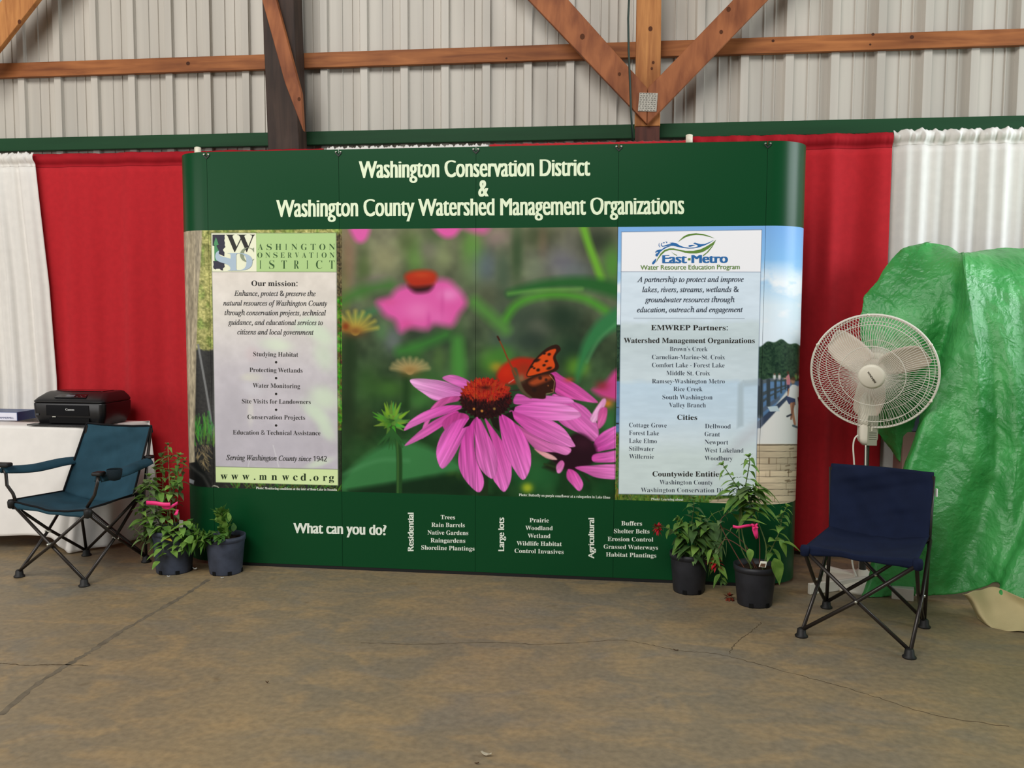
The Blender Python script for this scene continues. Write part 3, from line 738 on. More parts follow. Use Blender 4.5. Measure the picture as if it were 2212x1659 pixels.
    p.poly([(1135, 905), (1150, 855), (1190, 798), (1250, 742), (1310, 718), (1336, 748), (1306, 790), (1326, 850), (1290, 882), (1190, 904)], (48, 26, 18), 2.5, 1, 4)
    p.poly([(1140, 902), (1158, 860), (1200, 802), (1255, 760), (1300, 744), (1308, 756), (1290, 795), (1302, 842), (1282, 866), (1190, 894)], (216, 76, 26), 3, 1, 4)
    for (cx, cy, rx, ry) in [(1195, 812, 22, 10), (1252, 816, 11, 7), (1268, 776, 11, 9), (1238, 840, 11, 8), (1203, 868, 12, 10), (1268, 858, 18, 9), (1165, 850, 12, 7), (1240, 772, 9, 6), (1180, 858, 8, 6)]: B(cx, cy, rx, ry, (36, 20, 16), .95, -.3, 2)
    p.poly([(1085, 955), (1130, 925), (1200, 898), (1280, 890), (1306, 940), (1296, 1000), (1252, 1004), (1245, 1035), (1200, 1036), (1130, 1022)], (52, 26, 18), 2.5, 1, 4)
    p.poly([(1150, 940), (1210, 908), (1270, 900), (1278, 920), (1225, 945), (1175, 960)], (176, 74, 36), 6, .9, 4)
    for (cx, cy, r_) in [(1215, 915, 12), (1250, 925, 9), (1285, 985, 5), (1262, 960, 5), (1180, 985, 14)]: B(cx, cy, r_, r_, (36, 22, 20) if r_ > 6 else (150, 90, 50), .8, 0, 2)
    Lx([(1270, 898), (1300, 935), (1292, 998), (1250, 1010)], 4, (190, 150, 120), 2, .7)
    Lx([(1065, 870), (1090, 950), (1120, 1000), (1160, 1030)], 34, (84, 74, 52), 5, 1, 10, 12)
    B(1105, 915, 22, 26, (120, 112, 80), .8)
    Lx([(965, 672), (1000, 745), (1030, 815), (1072, 895)], 7, (126, 66, 34), 2, 1, 10, 12)
    Lx([(965, 672), (975, 692)], 11, (60, 34, 24), 2); Lx([(1030, 945), (1060, 925)], 4, (200, 150, 140), 2); Lx([(1040, 990), (1090, 985)], 6, (60, 30, 40), 2)
    p.frame(0, 0, 1)

def paint_right(p):
    """lake photograph at the right"""
    u, v = p.u, p.v
    n1 = fbm(u/22, v/14, 41, 4); n2 = fbm(u/4, v/4, 48, 3); n3 = fbm(u/40, v/9, 44, 3)
    sky = lerp_img([(488, (0.50, 0.70, 0.93)), (560, (0.55, 0.76, 0.95)), (605, (0.68, 0.84, 0.97)), (660, (0.88, 0.94, 0.98)), (735, (0.90, 0.95, 0.99))], v)
    cl_ = np.clip((fbm(u/36, v/26, 52, 4)-0.46)*4, 0, 1)*np.clip((v-560)/50, 0, 1)*np.clip((760-v)/60, 0, 1)
    sky = sky*(1-cl_[:, None])+np.array([0.95, 0.97, 0.99])*cl_[:, None]
    p.c[:] = sky
    hill_y = np.where(u < 1345, 700, 740+6*np.sin(u/17)+3*np.sin(u/5))
    hl = np.clip((v-hill_y)/3, 0, 1)[:, None]
    hill = np.stack([0.17+0.22*(n2-.5), 0.27+0.26*(n2-.5), 0.20+0.16*(n2-.5)], -1)
    p.c[:] = p.c*(1-hl)+np.clip(hill, 0, 1)*hl
    wt = np.clip((v-822)/3, 0, 1)[:, None]
    water = np.stack([0.36+0.16*(n3-.5), 0.50+0.18*(n3-.5), 0.66+0.2*(n3-.5)], -1)
    p.c[:] = p.c*(1-wt)+water*wt
    gr = (np.clip((v-930-14*(n1-.5))/8, 0, 1)*(u < 1650))[:, None]
    g_ = np.stack([0.30+0.5*(n2-.5), 0.42+0.5*(n2-.5), 0.16+0.3*(n2-.5)], -1)
    p.c[:] = np.clip(p.c*(1-gr)+g_*gr, 0, 1)
    p.frame(1320, 480, 2.634)
    Lx = p.line
    # boardwalk deck
    p.poly([(815, 1200), (1000, 960), (1140, 900), (1140, 1280), (815, 1280)], (226, 226, 222), 4)
    p.poly([(812, 1262), (1140, 1262), (1140, 1640), (560, 1640), (560, 1580), (812, 1560)], (206, 188, 158), 2)
    x, y = p.xy()
    i = np.nonzero((x > 560) & (y > 1262) & (x < 1200))[0]
    xx, yy = x[i], y[i]
    curve = yy-0.00035*(xx-840)**2*0
    row = (yy-1268)/36.0; fr = row-np.floor(row)
    tone = 0.88+0.24*vnoise(np.floor(row)*3.1, xx/160, 5)
    g2 = 1-0.55*np.clip(1-np.abs(fr-0.5)*0-np.minimum(fr, 1-fr)*14, 0, 1)
    p.c[i] = np.clip(p.c[i]*(tone*g2)[:, None]*(0.93+0.14*fbm(xx/60, yy/5, 9, 3))[:, None], 0, 1)
    rnd = random.Random(11)
    for k in range(16):
        q = (rnd.uniform(840, 1040), 1268+36*rnd.randint(1, 8)); Lx([q, (q[0]+rnd.uniform(-2, 2), q[1]+34)], 2.5, (110, 90, 66), 1.2, .8)
    for k in range(12):
        q = (rnd.uniform(990, 1075), 1268+36*rnd.uniform(0.5, 8)); Lx([q, (q[0]+22, q[1]-4)], 6, (84, 62, 42), 2.5, .7)
    Lx([(812, 1268), (1100, 1266)], 5, (70, 58, 46), 1.5)
    # shadow bands, rail and posts
    p.poly([(828, 1140), (1000, 985), (1010, 1000), (850, 1172), (828, 1172)], (58, 70, 92), 2)
    p.poly([(828, 1080), (960, 985), (960, 1010), (830, 1110)], (84, 96, 112), 2, .8)
    Lx([(826, 920), (900, 898), (1010, 890)], 26, (92, 104, 112), 2, 1, 0, 12)
    Lx([(826, 1000), (900, 958), (1010, 925)], 24, (72, 84, 92), 2, 1, 0, 8); Lx([(826, 1050), (900, 990), (1000, 940)], 16, (70, 82, 90), 2, 1, 0, 6)
    for (px_, y0, y1, w_) in [(848, 905, 1100, 34), (895, 900, 1040, 22), (935, 895, 1000, 15), (968, 892, 970, 10), (992, 890, 950, 8)]: Lx([(px_, y0), (px_, y1)], w_, (60, 70, 76), 2)
    p.poly([(890, 1050), (945, 1045), (960, 1075), (905, 1078)], (190, 208, 216), 2)
    # people on the walk
    for (cx, col) in [(930, (225, 225, 225)), (958, (225, 215, 215)), (1075, (200, 205, 150)), (1052, (120, 150, 80))]: p.blob(cx, 880, 9, 16, col, .95, 0, 2); p.blob(cx, 864, 5, 6, (110, 80, 60), .9, 0, 2)
    p.poly([(995, 880), (1012, 862), (1022, 900), (1016, 940), (1000, 930)], (206, 130, 140), 2); p.blob(1006, 856, 8, 10, (84, 56, 44), 1, 0, 2); Lx([(985, 890), (1005, 888)], 6, (190, 150, 130), 1.5); p.poly([(1000, 925), (1016, 925), (1012, 975), (1003, 975)], (58, 62, 88), 2)
    p.blob(1035, 900, 12, 24, (70, 50, 40), .95, 0, 2)
    p.poly([(1008, 960), (1030, 925), (1062, 935), (1078, 975), (1064, 1010), (1020, 1010), (1004, 990)], (236, 236, 236), 2, 1, 4)
    p.blob(1034, 905, 13, 15, (196, 150, 120), .9, 0, 2); p.blob(1038, 892, 12, 10, (96, 66, 48), .95, 0, 2)
    p.poly([(1000, 990), (1048, 1005), (1050, 1040), (1012, 1036), (998, 1010)], (62, 74, 112), 2)
    Lx([(1028, 1036), (1034, 1090), (1046, 1150)], 20, (186, 132, 104), 2, 1, 8, 12); Lx([(1040, 1030), (1030, 1080), (1024, 1120)], 14, (150, 100, 80), 2, 1, 8, 9); Lx([(1012, 950), (1006, 985)], 8, (190, 140, 112), 1.5)
    Lx([(1036, 1158), (1062, 1168)], 12, (90, 110, 120), 2); Lx([(1002, 1105), (1024, 1095)], 10, (50, 54, 66), 2)
    Lx([(1066, 1000), (1076, 1060)], 10, (60, 50, 50), 2)
    p.frame(0, 0, 1)
    rnd = random.Random(21)
    for k in range(160):
        x_ = rnd.uniform(1326, 1560) if k % 3 else rnd.uniform(1326, 1338); y_ = rnd.uniform(1068, 1086) if k % 3 else rnd.uniform(950, 1085)
        Lx([(x_, y_), (x_+rnd.uniform(-10, 10), y_-rnd.uniform(5, 20))], 1.5, (rnd.randint(60, 150), rnd.randint(90, 160), rnd.randint(40, 80)), .8, .8)
    Lx([(1328, 915), (1336, 915)], 3, (40, 40, 44), 1); Lx([(1328, 880), (1336, 880)], 2, (60, 70, 84), 1)
    # pale text box over the photograph
    def wash(x, y, d):
        base = lerp_img([(587, (0.86, 0.92, 0.97)), (690, (0.86, 0.92, 0.97)), (702, (0.81, 0.87, 0.89)), (735, (0.79, 0.85, 0.87)), (780, (0.82, 0.88, 0.91)), (818, (0.84, 0.90, 0.93)), (830, (0.79, 0.88, 0.95)), (900, (0.82, 0.90, 0.96)), (950, (0.86, 0.92, 0.95)), (985, (0.84, 0.90, 0.90)), (1070, (0.84, 0.90, 0.90))], y+12*(fbm(x/30, y/30, 91, 2)-.5))
        return np.clip(base+0.05*(fbm(x/30, y/8, 95, 3)-.5)[:, None], 0, 1)
    p.poly([(1341.6, 587), (1642.7, 587.5), (1632, 1071), (1336, 1067)], None, 0.6, 1, 0, wash)
    p.poly([(1594, 830), (1606, 822), (1606, 920), (1592, 925)], (176, 194, 204), 3, .7); p.poly([(1606, 822), (1640, 818), (1640, 832), (1606, 836)], (172, 190, 200), 3, .6)
    p.poly([(1505, 1060), (1600, 940), (1640, 905), (1640, 940), (1560, 1000), (1520, 1060)], (200, 206, 214), 6, .7)
    p.poly([(1342.6, 501), (1645.7, 496.4), (1642.8, 587.5), (1341.6, 587)], (248, 248, 252), 0.6)
    for a, b in [((1342.6, 501), (1645.7, 496.4)), ((1341.6, 587), (1642.8, 587.5)), ((1342.6, 501), (1336, 1067)), ((1645.7, 496.4), (1632, 1071)), ((1336, 1067), (1632, 1071))]:
        Lx([a, b], 1.1, (96, 112, 140), 0.6, 0.8)
    Lx([(1369, 687.6), (1608, 688.2)], 1.2, (150, 160, 172), .6, .9)

GREEN = np.array([10, 68, 35])/255.0
print_m = attr_mat('laminated_print', 0.34, 0.19)
def panel(name, curve, which, nx, label=None):
    """curve: function s(0..1) -> (x, y); dense rows where the photograph is printed"""
    za = np.linspace(ZAT, ZAB, 455)
    zs = np.concatenate([[ZT, ZT-0.2, ZAT+0.0006], za, [ZAB-0.0006, 0.2, ZB]])
    ss = np.linspace(0, 1, nx)
    xy = np.array([curve(s) for s in ss])
    nz = len(zs)
    V = np.zeros((nz, nx, 3)); V[:, :, 0] = xy[None, :, 0]; V[:, :, 1] = xy[None, :, 1]; V[:, :, 2] = zs[:, None]
    Vf = V.reshape(-1, 3)
    u, v = topx(Vf)
    col = np.tile(GREEN, (len(Vf), 1))
    inart = (Vf[:, 2] <= ZAT+1e-6) & (Vf[:, 2] >= ZAB-1e-6)
    # print is laid out on the flat; on curved ends the sheet carries on round the bend
    ii = np.nonzero(inart)[0]
    uu, vv = u[ii], v[ii]
    c = np.zeros((len(ii), 3))
    for w_, fn in (('l', paint_left), ('m', paint_mid), ('r', paint_right)):
        if w_ in which:
            p = Painter(uu, vv); fn(p)
            k = (uu < 738.5) if w_ == 'l' else ((uu > 1335.5-0.0118*(vv-491)) if w_ == 'r' else ((uu >= 738.5) & (uu <= 1335.5-0.0118*(vv-491))))
            c[k] = p.c[k]
    col[ii] = c
    col = s2l(np.clip(col, 0.0, 1))
    me = bpy.data.meshes.new(name)
    off = np.array(disp.location)
    nf = (nz-1)*(nx-1)
    idx = np.arange(nz*nx).reshape(nz, nx)
    quads = np.stack([idx[:-1, :-1], idx[1:, :-1], idx[1:, 1:], idx[:-1, 1:]], -1).reshape(-1, 4)
    me.vertices.add(len(Vf)); me.vertices.foreach_set('co', (Vf-off).astype(np.float32).ravel())
    me.loops.add(nf*4); me.loops.foreach_set('vertex_index', quads.astype(np.int32).ravel())
    me.polygons.add(nf); me.polygons.foreach_set('loop_start', np.arange(0, nf*4, 4, dtype=np.int32)); me.polygons.foreach_set('loop_total', np.full(nf, 4, dtype=np.int32))
    me.update(calc_edges=True)
    me.polygons.foreach_set('use_smooth', np.ones(nf, bool))
    at_ = me.color_attributes.new('print', 'FLOAT_COLOR', 'POINT')
    at_.data.foreach_set('color', np.concatenate([col, np.ones((len(col), 1))], 1).astype(np.float32).ravel())
    me.materials.append(print_m)
    o = bpy.data.objects.new(name, me); COL.objects.link(o); o.parent = disp
    if label: o['label'] = label
    return o
GAP = 0.0008
def flat(i): return lambda s: (SEAM[i]+GAP+(SEAM[i+1]-SEAM[i]-2*GAP)*s, YD)
RC = 0.2
def cap(x0, sgn):
    Ltot = RC*PI/2+0.12+0.02
    def fn(s):
        d = s*Ltot
        if d < 0.02: return (x0+sgn*(GAP+d), YD)
        d -= 0.02
        if d < RC*PI/2:
            a = d/RC; return (x0+sgn*(0.02+RC*math.sin(a)), YD+RC*(1-math.cos(a)))
        return (x0+sgn*(0.02+RC), YD+RC+(d-RC*PI/2))
    return fn
panel('graphic_panel', flat(0), 'lm', 236, 'printed panel with mission text')
panel('graphic_panel', flat(1), 'lm', 245, 'printed panel with left half of the coneflower')
panel('graphic_panel', flat(2), 'mr', 250, 'printed panel with butterfly')
panel('graphic_panel', flat(3), 'mr', 260, 'printed panel with partner list')
cl_f = cap(SEAM[0], -1); cr_f = cap(SEAM[4], 1)
panel('end_panel', lambda s: cl_f(1-s), 'l', 90, 'curved left end with tree trunk')
panel('end_panel', cr_f, 'r', 110, 'curved right end with boardwalk')
# back of the display: dark frame that the sheets hang on
frame_m = mat('frame_black', rgb(26, 26, 26), 0.6, 0.3)
b = MB()
for x in SEAM: b.box((x, YD+0.03, ZT/2), (0.03, 0.02, ZT-0.03))
for i in range(4):
    for z in (0.25, 1.12, 2.0):
        b.tube([(SEAM[i], YD+0.05, z-0.2), (SEAM[i+1], YD+0.22, z+0.2)], 0.008, 6); b.tube([(SEAM[i], YD+0.22, z+0.2), (SEAM[i+1], YD+0.05, z-0.2)], 0.008, 6)
for x in SEAM: b.box((x, YD+0.24, ZT/2), (0.025, 0.02, ZT-0.03))
b.build('frame', frame_m, disp)
b = MB(); b.box(((SEAM[0]+SEAM[4])/2, YD+0.012, ZB/2), (SEAM[4]-SEAM[0]+0.04, 0.02, ZB)); b.build('base_strip', frame_m, disp)
# magnet clips at the head of each seam
clip_m = mat('clip_dark', rgb(30, 34, 30), 0.5, 0.4); met_m = mat('clip_metal', rgb(214, 214, 200), 0.25, 0.6, 0.7)
for x in SEAM:
    z = ZT-0.016
    b = MB(); b.prism([(x-0.018, YD-0.004, z-0.004), (x, YD-0.004, z-0.022), (x+0.018, YD-0.004, z-0.004), (x+0.014, YD-0.004, z+0.001), (x, YD-0.004, z-0.013), (x-0.014, YD-0.004, z+0.001)], (0, 0.003, 0))
    c_ = b.build('clip', clip_m, disp)
    t = MB()
    for s_ in (-1, 1): t.box((x+s_*0.0125, YD-0.006, z+0.003), (0.0085, 0.003, 0.006), Matrix.Rotation(s_*0.35, 3, 'Y'))
    t.build('clip_tip', met_m, c_)

# ---------------------------------------------------------------- lettering
FD = os.path.join(bpy.utils.resource_path('LOCAL'), 'datafiles', 'fonts')
try:
    MATHF = bpy.data.fonts.load(os.path.join(FD, 'NotoSansMath-Regular.woff2'))
except Exception:
    MATHF = None
def mapc(s, U, l, dig):
    o = ''
    for c in s:
        if 'A' <= c <= 'Z': o += chr(U+ord(c)-65)
        elif 'a' <= c <= 'z': o += '\u210e' if (l == 0x1D44E and c == 'h') else chr(l+ord(c)-97)
        elif '0' <= c <= '9': o += chr(dig+ord(c)-48)
        else: o += c
    return o
def text_mesh(s, style):
    cu = bpy.data.curves.new('lettering', 'FONT'); cu.size = 1.0; cu.resolution_u = 4
    if style == 'sans' or MATHF is None: cu.body = s
    else:
        cu.font = MATHF
        if style == 'serifi': cu.body = mapc(s, 0x1D434, 0x1D44E, 48)
        else: cu.body = mapc(s, 0x1D400, 0x1D41A, 0x1D7CE)
        if style == 'serif': cu.offset = -0.0055
        if style == 'serifl': cu.offset = -0.009
    o = bpy.data.objects.new('lettering', cu); COL.objects.link(o)
    dg = bpy.context.evaluated_depsgraph_get()
    me = o.evaluated_get(dg).to_mesh()
    V = np.array([v.co[:2] for v in me.vertices]).reshape(-1, 2); F = [tuple(p.vertices) for p in me.polygons]
    o.evaluated_get(dg).to_mesh_clear()
    bpy.data.objects.remove(o); bpy.data.curves.remove(cu)
    return V, F
_cap = {}
XH0 = 0.62   # x-height of the plain sans face over its cap height
def cap_h(style):
    if style not in _cap:
        V, F = text_mesh('H', style); _cap[style] = V[:, 1].max()
    return _cap[style]
def T(mb, s, style, u0, u1, v0, v1, cap, bold=0.0, layer=0, Y=None, xh=0):
    """set a line of type between u0 and u1 on the banner face, baseline v0 -> v1"""
    V, F = text_mesh(s, style); h_ = cap_h(style)
    a, b_ = V[:, 0].min(), V[:, 0].max()
    yy = (YD if Y is None else Y)-0.0009-0.0004*layer
    Yl = V[:, 1]/h_
    if xh: Yl = np.where(Yl < 0, Yl*0.95, np.where(Yl < XH0, Yl*xh/XH0, xh+(Yl-XH0)*(1-xh)/(1-XH0)))
    n = 1 if bold == 0 else max(3, 2*int(round(bold*1.4))+1)
    for k in range(n):
        sh = 0.0 if n == 1 else -bold+2*bold*k/(n-1)
        t = (V[:, 0]-a)/(b_-a)
        u = u0+abs(bold)+(u1-u0-2*abs(bold))*t+sh; v = v0+(v1-v0)*t-Yl*cap
        mb.add([at(p, q, yy-0.00007*k) for p, q in zip(u, v)], F)
def TV(mb, s, style, ubase, vbot, vtop, cap, bold=0.0):
    """type running upwards"""
    V, F = text_mesh(s, style); h_ = cap_h(style); a, b_ = V[:, 0].min(), V[:, 0].max()
    Yl = V[:, 1]/h_
    Yl = np.where(Yl < 0, Yl, np.where(Yl < XH0, Yl*0.74/XH0, 0.74+(Yl-XH0)*0.26/(1-XH0)))
    for k, sh in enumerate((-bold, -bold/2, 0, bold/2, bold)):
        t = (V[:, 0]-a)/(b_-a); v = vbot+(vtop-vbot)*t+sh; u = ubase-Yl*cap
        mb.add([at(p, q, YD-0.0009-0.00007*k) for p, q in zip(u, v)], F)
def PG(mb, pix, layer=0, smooth=0):
    P = np.asarray(pix, float)
    if smooth: P = catmull([P[-1]]+list(P)+[P[0], P[1]], (len(P)+2)*smooth)[smooth:-smooth]
    mb.add([at(u, v, YD-0.0009-0.0004*layer) for u, v in P], [tuple(range(len(P)))])
def DOT(mb, u, v, r, layer=0):
    PG(mb, [(u+r*math.cos(a), v+r*math.sin(a)) for a in np.linspace(0, 2*PI, 17)[:-1]], layer)
def ink(name, r, g, b): return mat(name, rgb(r, g, b), 0.4, 0.35)
cream = ink('ink_cream', 232, 246, 212); black = ink('ink_black', 34, 32, 28); grey_i = ink('ink_grey', 62, 62, 62); slate = ink('ink_slate', 46, 56, 72)
white_i = ink('ink_white', 232, 240, 226); green_t = ink('ink_green', 44, 84, 36); blue_i = ink('ink_blue', 42, 108, 172); olive = ink('ink_olive', 98, 138, 58)

b = MB()
T(b, 'Washington Conservation District', 'sans', 775, 1275, 384.5, 379.5, 36, 1.4, xh=0.76)
T(b, '&', 'sans', 1033, 1055.6, 424.5, 424, 35.5, 1.6)
T(b, 'Washington County Watershed Management Organizations', 'sans', 596.5, 1478, 468.5, 462.3, 36.5, 1.3, xh=0.76)
b.build('title_lettering', cream, disp)
b = MB(); T(b, 'What can you do?', 'sans', 633.5, 835, 1151.3, 1156, 21.5, 1.1, xh=0.74); b.build('question_lettering', white_i, disp)
b = MB()
TV(b, 'Residential', 'sans', 893.5, 1190, 1108, 12.5, 0.7)
b.build('section_heading', white_i, disp); b = MB()
for s, a, c, v, w in [('Trees', 952, 983, 1121.5, 1121.9), ('Rain Barrels', 932, 1004, 1138, 1138.8), ('Native Gardens', 923.5, 1011.5, 1154.5, 1155.8), ('Raingardens', 930, 1005, 1171.5, 1172.5), ('Shoreline Plantings', 910, 1025, 1187, 1189.6)]: T(b, s, 'serifb', a, c, v, w, 9)
b.build('section_list', white_i, disp)
b = MB()
TV(b, 'Large lots', 'sans', 1089, 1190, 1118.5, 12.5, 0.7)
b.build('section_heading', white_i, disp); b = MB()
for s, a, c, v, w in [('Prairie', 1144, 1185.7, 1128, 1128.6), ('Woodland', 1135, 1194, 1144.7, 1145.3), ('Wetland', 1140, 1189, 1161.8, 1162.4), ('Wildlife Habitat', 1116, 1213.5, 1178, 1179.6), ('Control Invasives', 1111.5, 1217.5, 1194, 1196.5)]: T(b, s, 'serifb', a, c, v, w, 9)
b.build('section_list', white_i, disp)
b = MB()
TV(b, 'Agricultural', 'sans', 1283.5, 1206, 1119.5, 12.5, 0.7)
b.build('section_heading', white_i, disp); b = MB()
for s, a, c, v, w in [('Buffers', 1342, 1387, 1134.8, 1135.4), ('Shelter Belts', 1326, 1403, 1151.5, 1152.5), ('Erosion Control', 1312.6, 1411, 1168.5, 1170), ('Grassed Waterways', 1304, 1421.5, 1185, 1187.5), ('Habitat Plantings', 1309, 1417.6, 1202, 1204.5)]: T(b, s, 'serifb', a, c, v, w, 9)
b.build('section_list', white_i, disp)
b = MB()
T(b, 'Photo: Butterfly on purple coneflower at a raingarden in Lake Elmo', 'serifb', 1121, 1318, 1071.5, 1077.2, 5.5)
b.build('caption_lettering', white_i, disp); b = MB()
T(b, 'Photo: Monitoring conditions at the inlet of Bone Lake in Scandia', 'serifb', 553, 728, 1056.5, 1060.5, 5)
b.build('caption_lettering', white_i, disp); b = MB()
T(b, 'Photo: Learning about', 'serifb', 1406.5, 1476, 1080.4, 1081.6, 5)
b.build('caption_lettering', white_i, disp)
# mission panel
b = MB(); T(b, 'Our mission:', 'serifb', 543, 642.5, 617.6, 618.2, 11.5)
b.build('mission_heading', black, disp)
b = MB()
for s, a, c, v in [('Enhance, protect & preserve the', 505.7, 681.5, 638.8), ('natural resources of Washington County', 482, 706.5, 659.8), ('through conservation projects, technical', 485, 704, 680.6), ('guidance, and educational services to', 493, 697.5, 701.5), ('citizens and local government', 512.5, 677.5, 722.3)]: T(b, s, 'serifi', a, c, v, v+0.8, 11, 0.22)
b.build('mission_lettering', grey_i, disp); b = MB()
T(b, 'Serving Washington County since 1942', 'serifi', 489, 706, 993.6, 996.6, 11, 0.22)
b.build('motto_lettering', grey_i, disp)
b = MB()
for s, a, c, v in [('Studying Habitat', 547, 644, 769.3), ('Protecting Wetlands', 539, 653.5, 803.4), ('Water Monitoring', 546, 648, 837.2), ('Site Visits for Landowners', 522.5, 671, 871.2), ('Conservation Projects', 534.5, 659, 905.2), ('Education & Technical Assistance', 503, 692, 938.6)]: T(b, s, 'serif', a, c, v, v+1.6, 9.5)
for v in (782.5, 816.7, 851, 885, 919): DOT(b, 596.3, v, 2.6)
b.build('services_lettering', black, disp)
b = MB()
V_ = 'www.mnwcd.org'
xc = [484, 507, 531, 550, 568, 592.5, 617, 638, 655.5, 670.5, 682.5, 702, 716]
wd = [15, 15, 15, 3.4, 16, 12, 15, 10, 12, 3.4, 11, 9, 11]
for ch, c_, w_ in zip(V_, xc, wd): T(b, ch, 'serifb', c_-w_/2, c_+w_/2, 1035.3+(c_-484)*0.0155, 1035.3+(c_-484)*0.0155, 15)
b.build('website_lettering', green_t if False else ink('ink_forest', 26, 48, 22), disp)
# conservation district logo
lg = MB()
for s, u0, u1, v, cp in [('ASHINGTON', 557, 723.5, 540, 13), ('ONSERVATION', 556, 722.5, 556.8, 11.4), ('ISTRICT', 560, 722.5, 580.6, 18)]:
    n = len(s); 
    wts = [0.45 if ch == 'I' else (1.0 if ch in 'OCGNH' else 0.85) for ch in s]
    gap = 0.62 if cp < 15 else 1.15
    tot = sum(wts)+gap*(n-1); k = (u1-u0)/tot; x = u0
    for ch, w_ in zip(s, wts):
        ww = w_*k if ch != 'I' else 0.32*k
        T(lg, ch, 'serifl', x+(0 if ch != 'I' else .06*k), x+ww, v, v, cp); x += (w_+gap)*k
logo = lg.build('logo_lettering', green_t, disp)
b = MB(); T(b, 'W', 'serif', 487.5, 551, 544, 544, 37, 0, 1); b.build('logo_initial', black, logo)
b = MB(); T(b, 'C', 'serif', 518.5, 549, 565.5, 565.5, 30, 0, 2); b.build('logo_initial', ink('ink_sage', 140, 152, 126), logo)
pd = lambda x, y: (440+x/7.373, 490+y/7.373)
b = MB()
PG(b, [pd(*q) for q in [(140, 125), (338, 125), (330, 150), (335, 185), (326, 215), (338, 255), (333, 290), (345, 320), (304, 362), (318, 392), (330, 402), (328, 470), (240, 430), (160, 300), (140, 300)]], 0)
PG(b, [pd(*q) for q in [(150, 545), (335, 545), (328, 600), (335, 640), (305, 660), (308, 698), (275, 690), (255, 668), (205, 668), (185, 678), (160, 665), (150, 640), (158, 600)]], 0)
b.build('logo_bluff', ink('ink_navy', 44, 42, 60), logo)
b = MB()
PG(b, [pd(*q) for q in [(195, 165), (215, 215), (238, 285), (205, 292), (206, 310), (240, 380), (205, 420), (195, 470), (240, 500), (330, 545), (172, 545), (168, 300), (180, 290), (158, 285), (175, 220)]], 1)
b.build('logo_tree', ink('ink_pine', 76, 146, 96), logo)
b = MB()
PG(b, [pd(*q) for q in [(244, 380), (200, 410), (182, 470), (205, 530), (270, 565), (350, 590), (405, 620), (425, 660), (420, 695), (470, 695), (478, 640), (484, 575), (460, 525), (420, 505), (330, 482), (265, 460), (240, 425)]], 2, 3)
T(b, 'D', 'serif', 491, 545.5, 585, 585, 38.5, 0, 3)
b.build('logo_river', ink('ink_pale_blue', 174, 194, 210), logo)
# partner panel
b = MB()
for s, a, c, v in [('A partnership to protect and improve', 1376, 1606.5, 609.3), ('lakes, rivers, streams, wetlands &', 1387.5, 1596, 631), ('groundwater resources through', 1393.5, 1587, 653), ('education, outreach and engagement', 1376, 1604.5, 674.6)]: T(b, s, 'serifi', a, c, v, v-0.4, 11.5, 0.22)
b.build('partnership_lettering', slate, disp)
b = MB()
for s, a, c, v in [('EMWREP Partners:', 1406.5, 1572, 713), ('Watershed Management Organizations', 1347.5, 1630.5, 740.6), ('Cities', 1463, 1506, 906.6), ('Countywide Entities', 1409.6, 1560, 1029)]:
    b = MB(); T(b, s, 'serifb', a, c, v, v+0.4, 10.8); b.build('partner_heading', black, disp)
b = MB()
for s, a, c, v in [("Brown's Creek", 1447, 1528.5, 758.4), ('Carnelian-Marine-St. Croix', 1408.5, 1566, 776), ('Comfort Lake - Forest Lake', 1408.5, 1565, 793.3), ('Middle St. Croix', 1439.6, 1533.7, 810.5), ('Ramsey-Washington Metro', 1408.5, 1565.5, 828), ('Rice Creek', 1454.8, 1517.5, 845), ('South Washington', 1431, 1539, 862.5), ('Valley Branch', 1445.3, 1524.5, 879.6)]: T(b, s, 'serifl', a, c, v, v+0.4, 9.6)
b.build('organization_list', slate, disp)
b = MB()
for s, a, c, v in [('Cottage Grove', 1359, 1440, 922.8), ('Forest Lake', 1359, 1423.3, 939.6), ('Lake Elmo', 1359, 1418.8, 956.6), ('Stillwater', 1359, 1412.8, 973.6), ('Willernie', 1359, 1412.4, 990.4)]: T(b, s, 'serifl', a, c, v, v+0.9, 9.6)
b.build('city_list', slate, disp); b = MB()
for s, a, c, v in [('Dellwood', 1523, 1578.4, 925), ('Grant', 1522.3, 1555, 942.2), ('Newport', 1522.3, 1573, 959.4), ('West Lakeland', 1522.3, 1606, 977), ('Woodbury', 1522.3, 1582.5, 994.2)]: T(b, s, 'serifl', a, c, v, v+0.9, 9.6)
b.build('city_list', slate, disp); b = MB()
for s, a, c, v in [('Washington County', 1424.8, 1540, 1046.2), ('Washington Conservation District', 1384.5, 1594, 1063)]: T(b, s, 'serifl', a, c, v, v+0.9, 9.6)
b.build('entity_list', slate, disp)
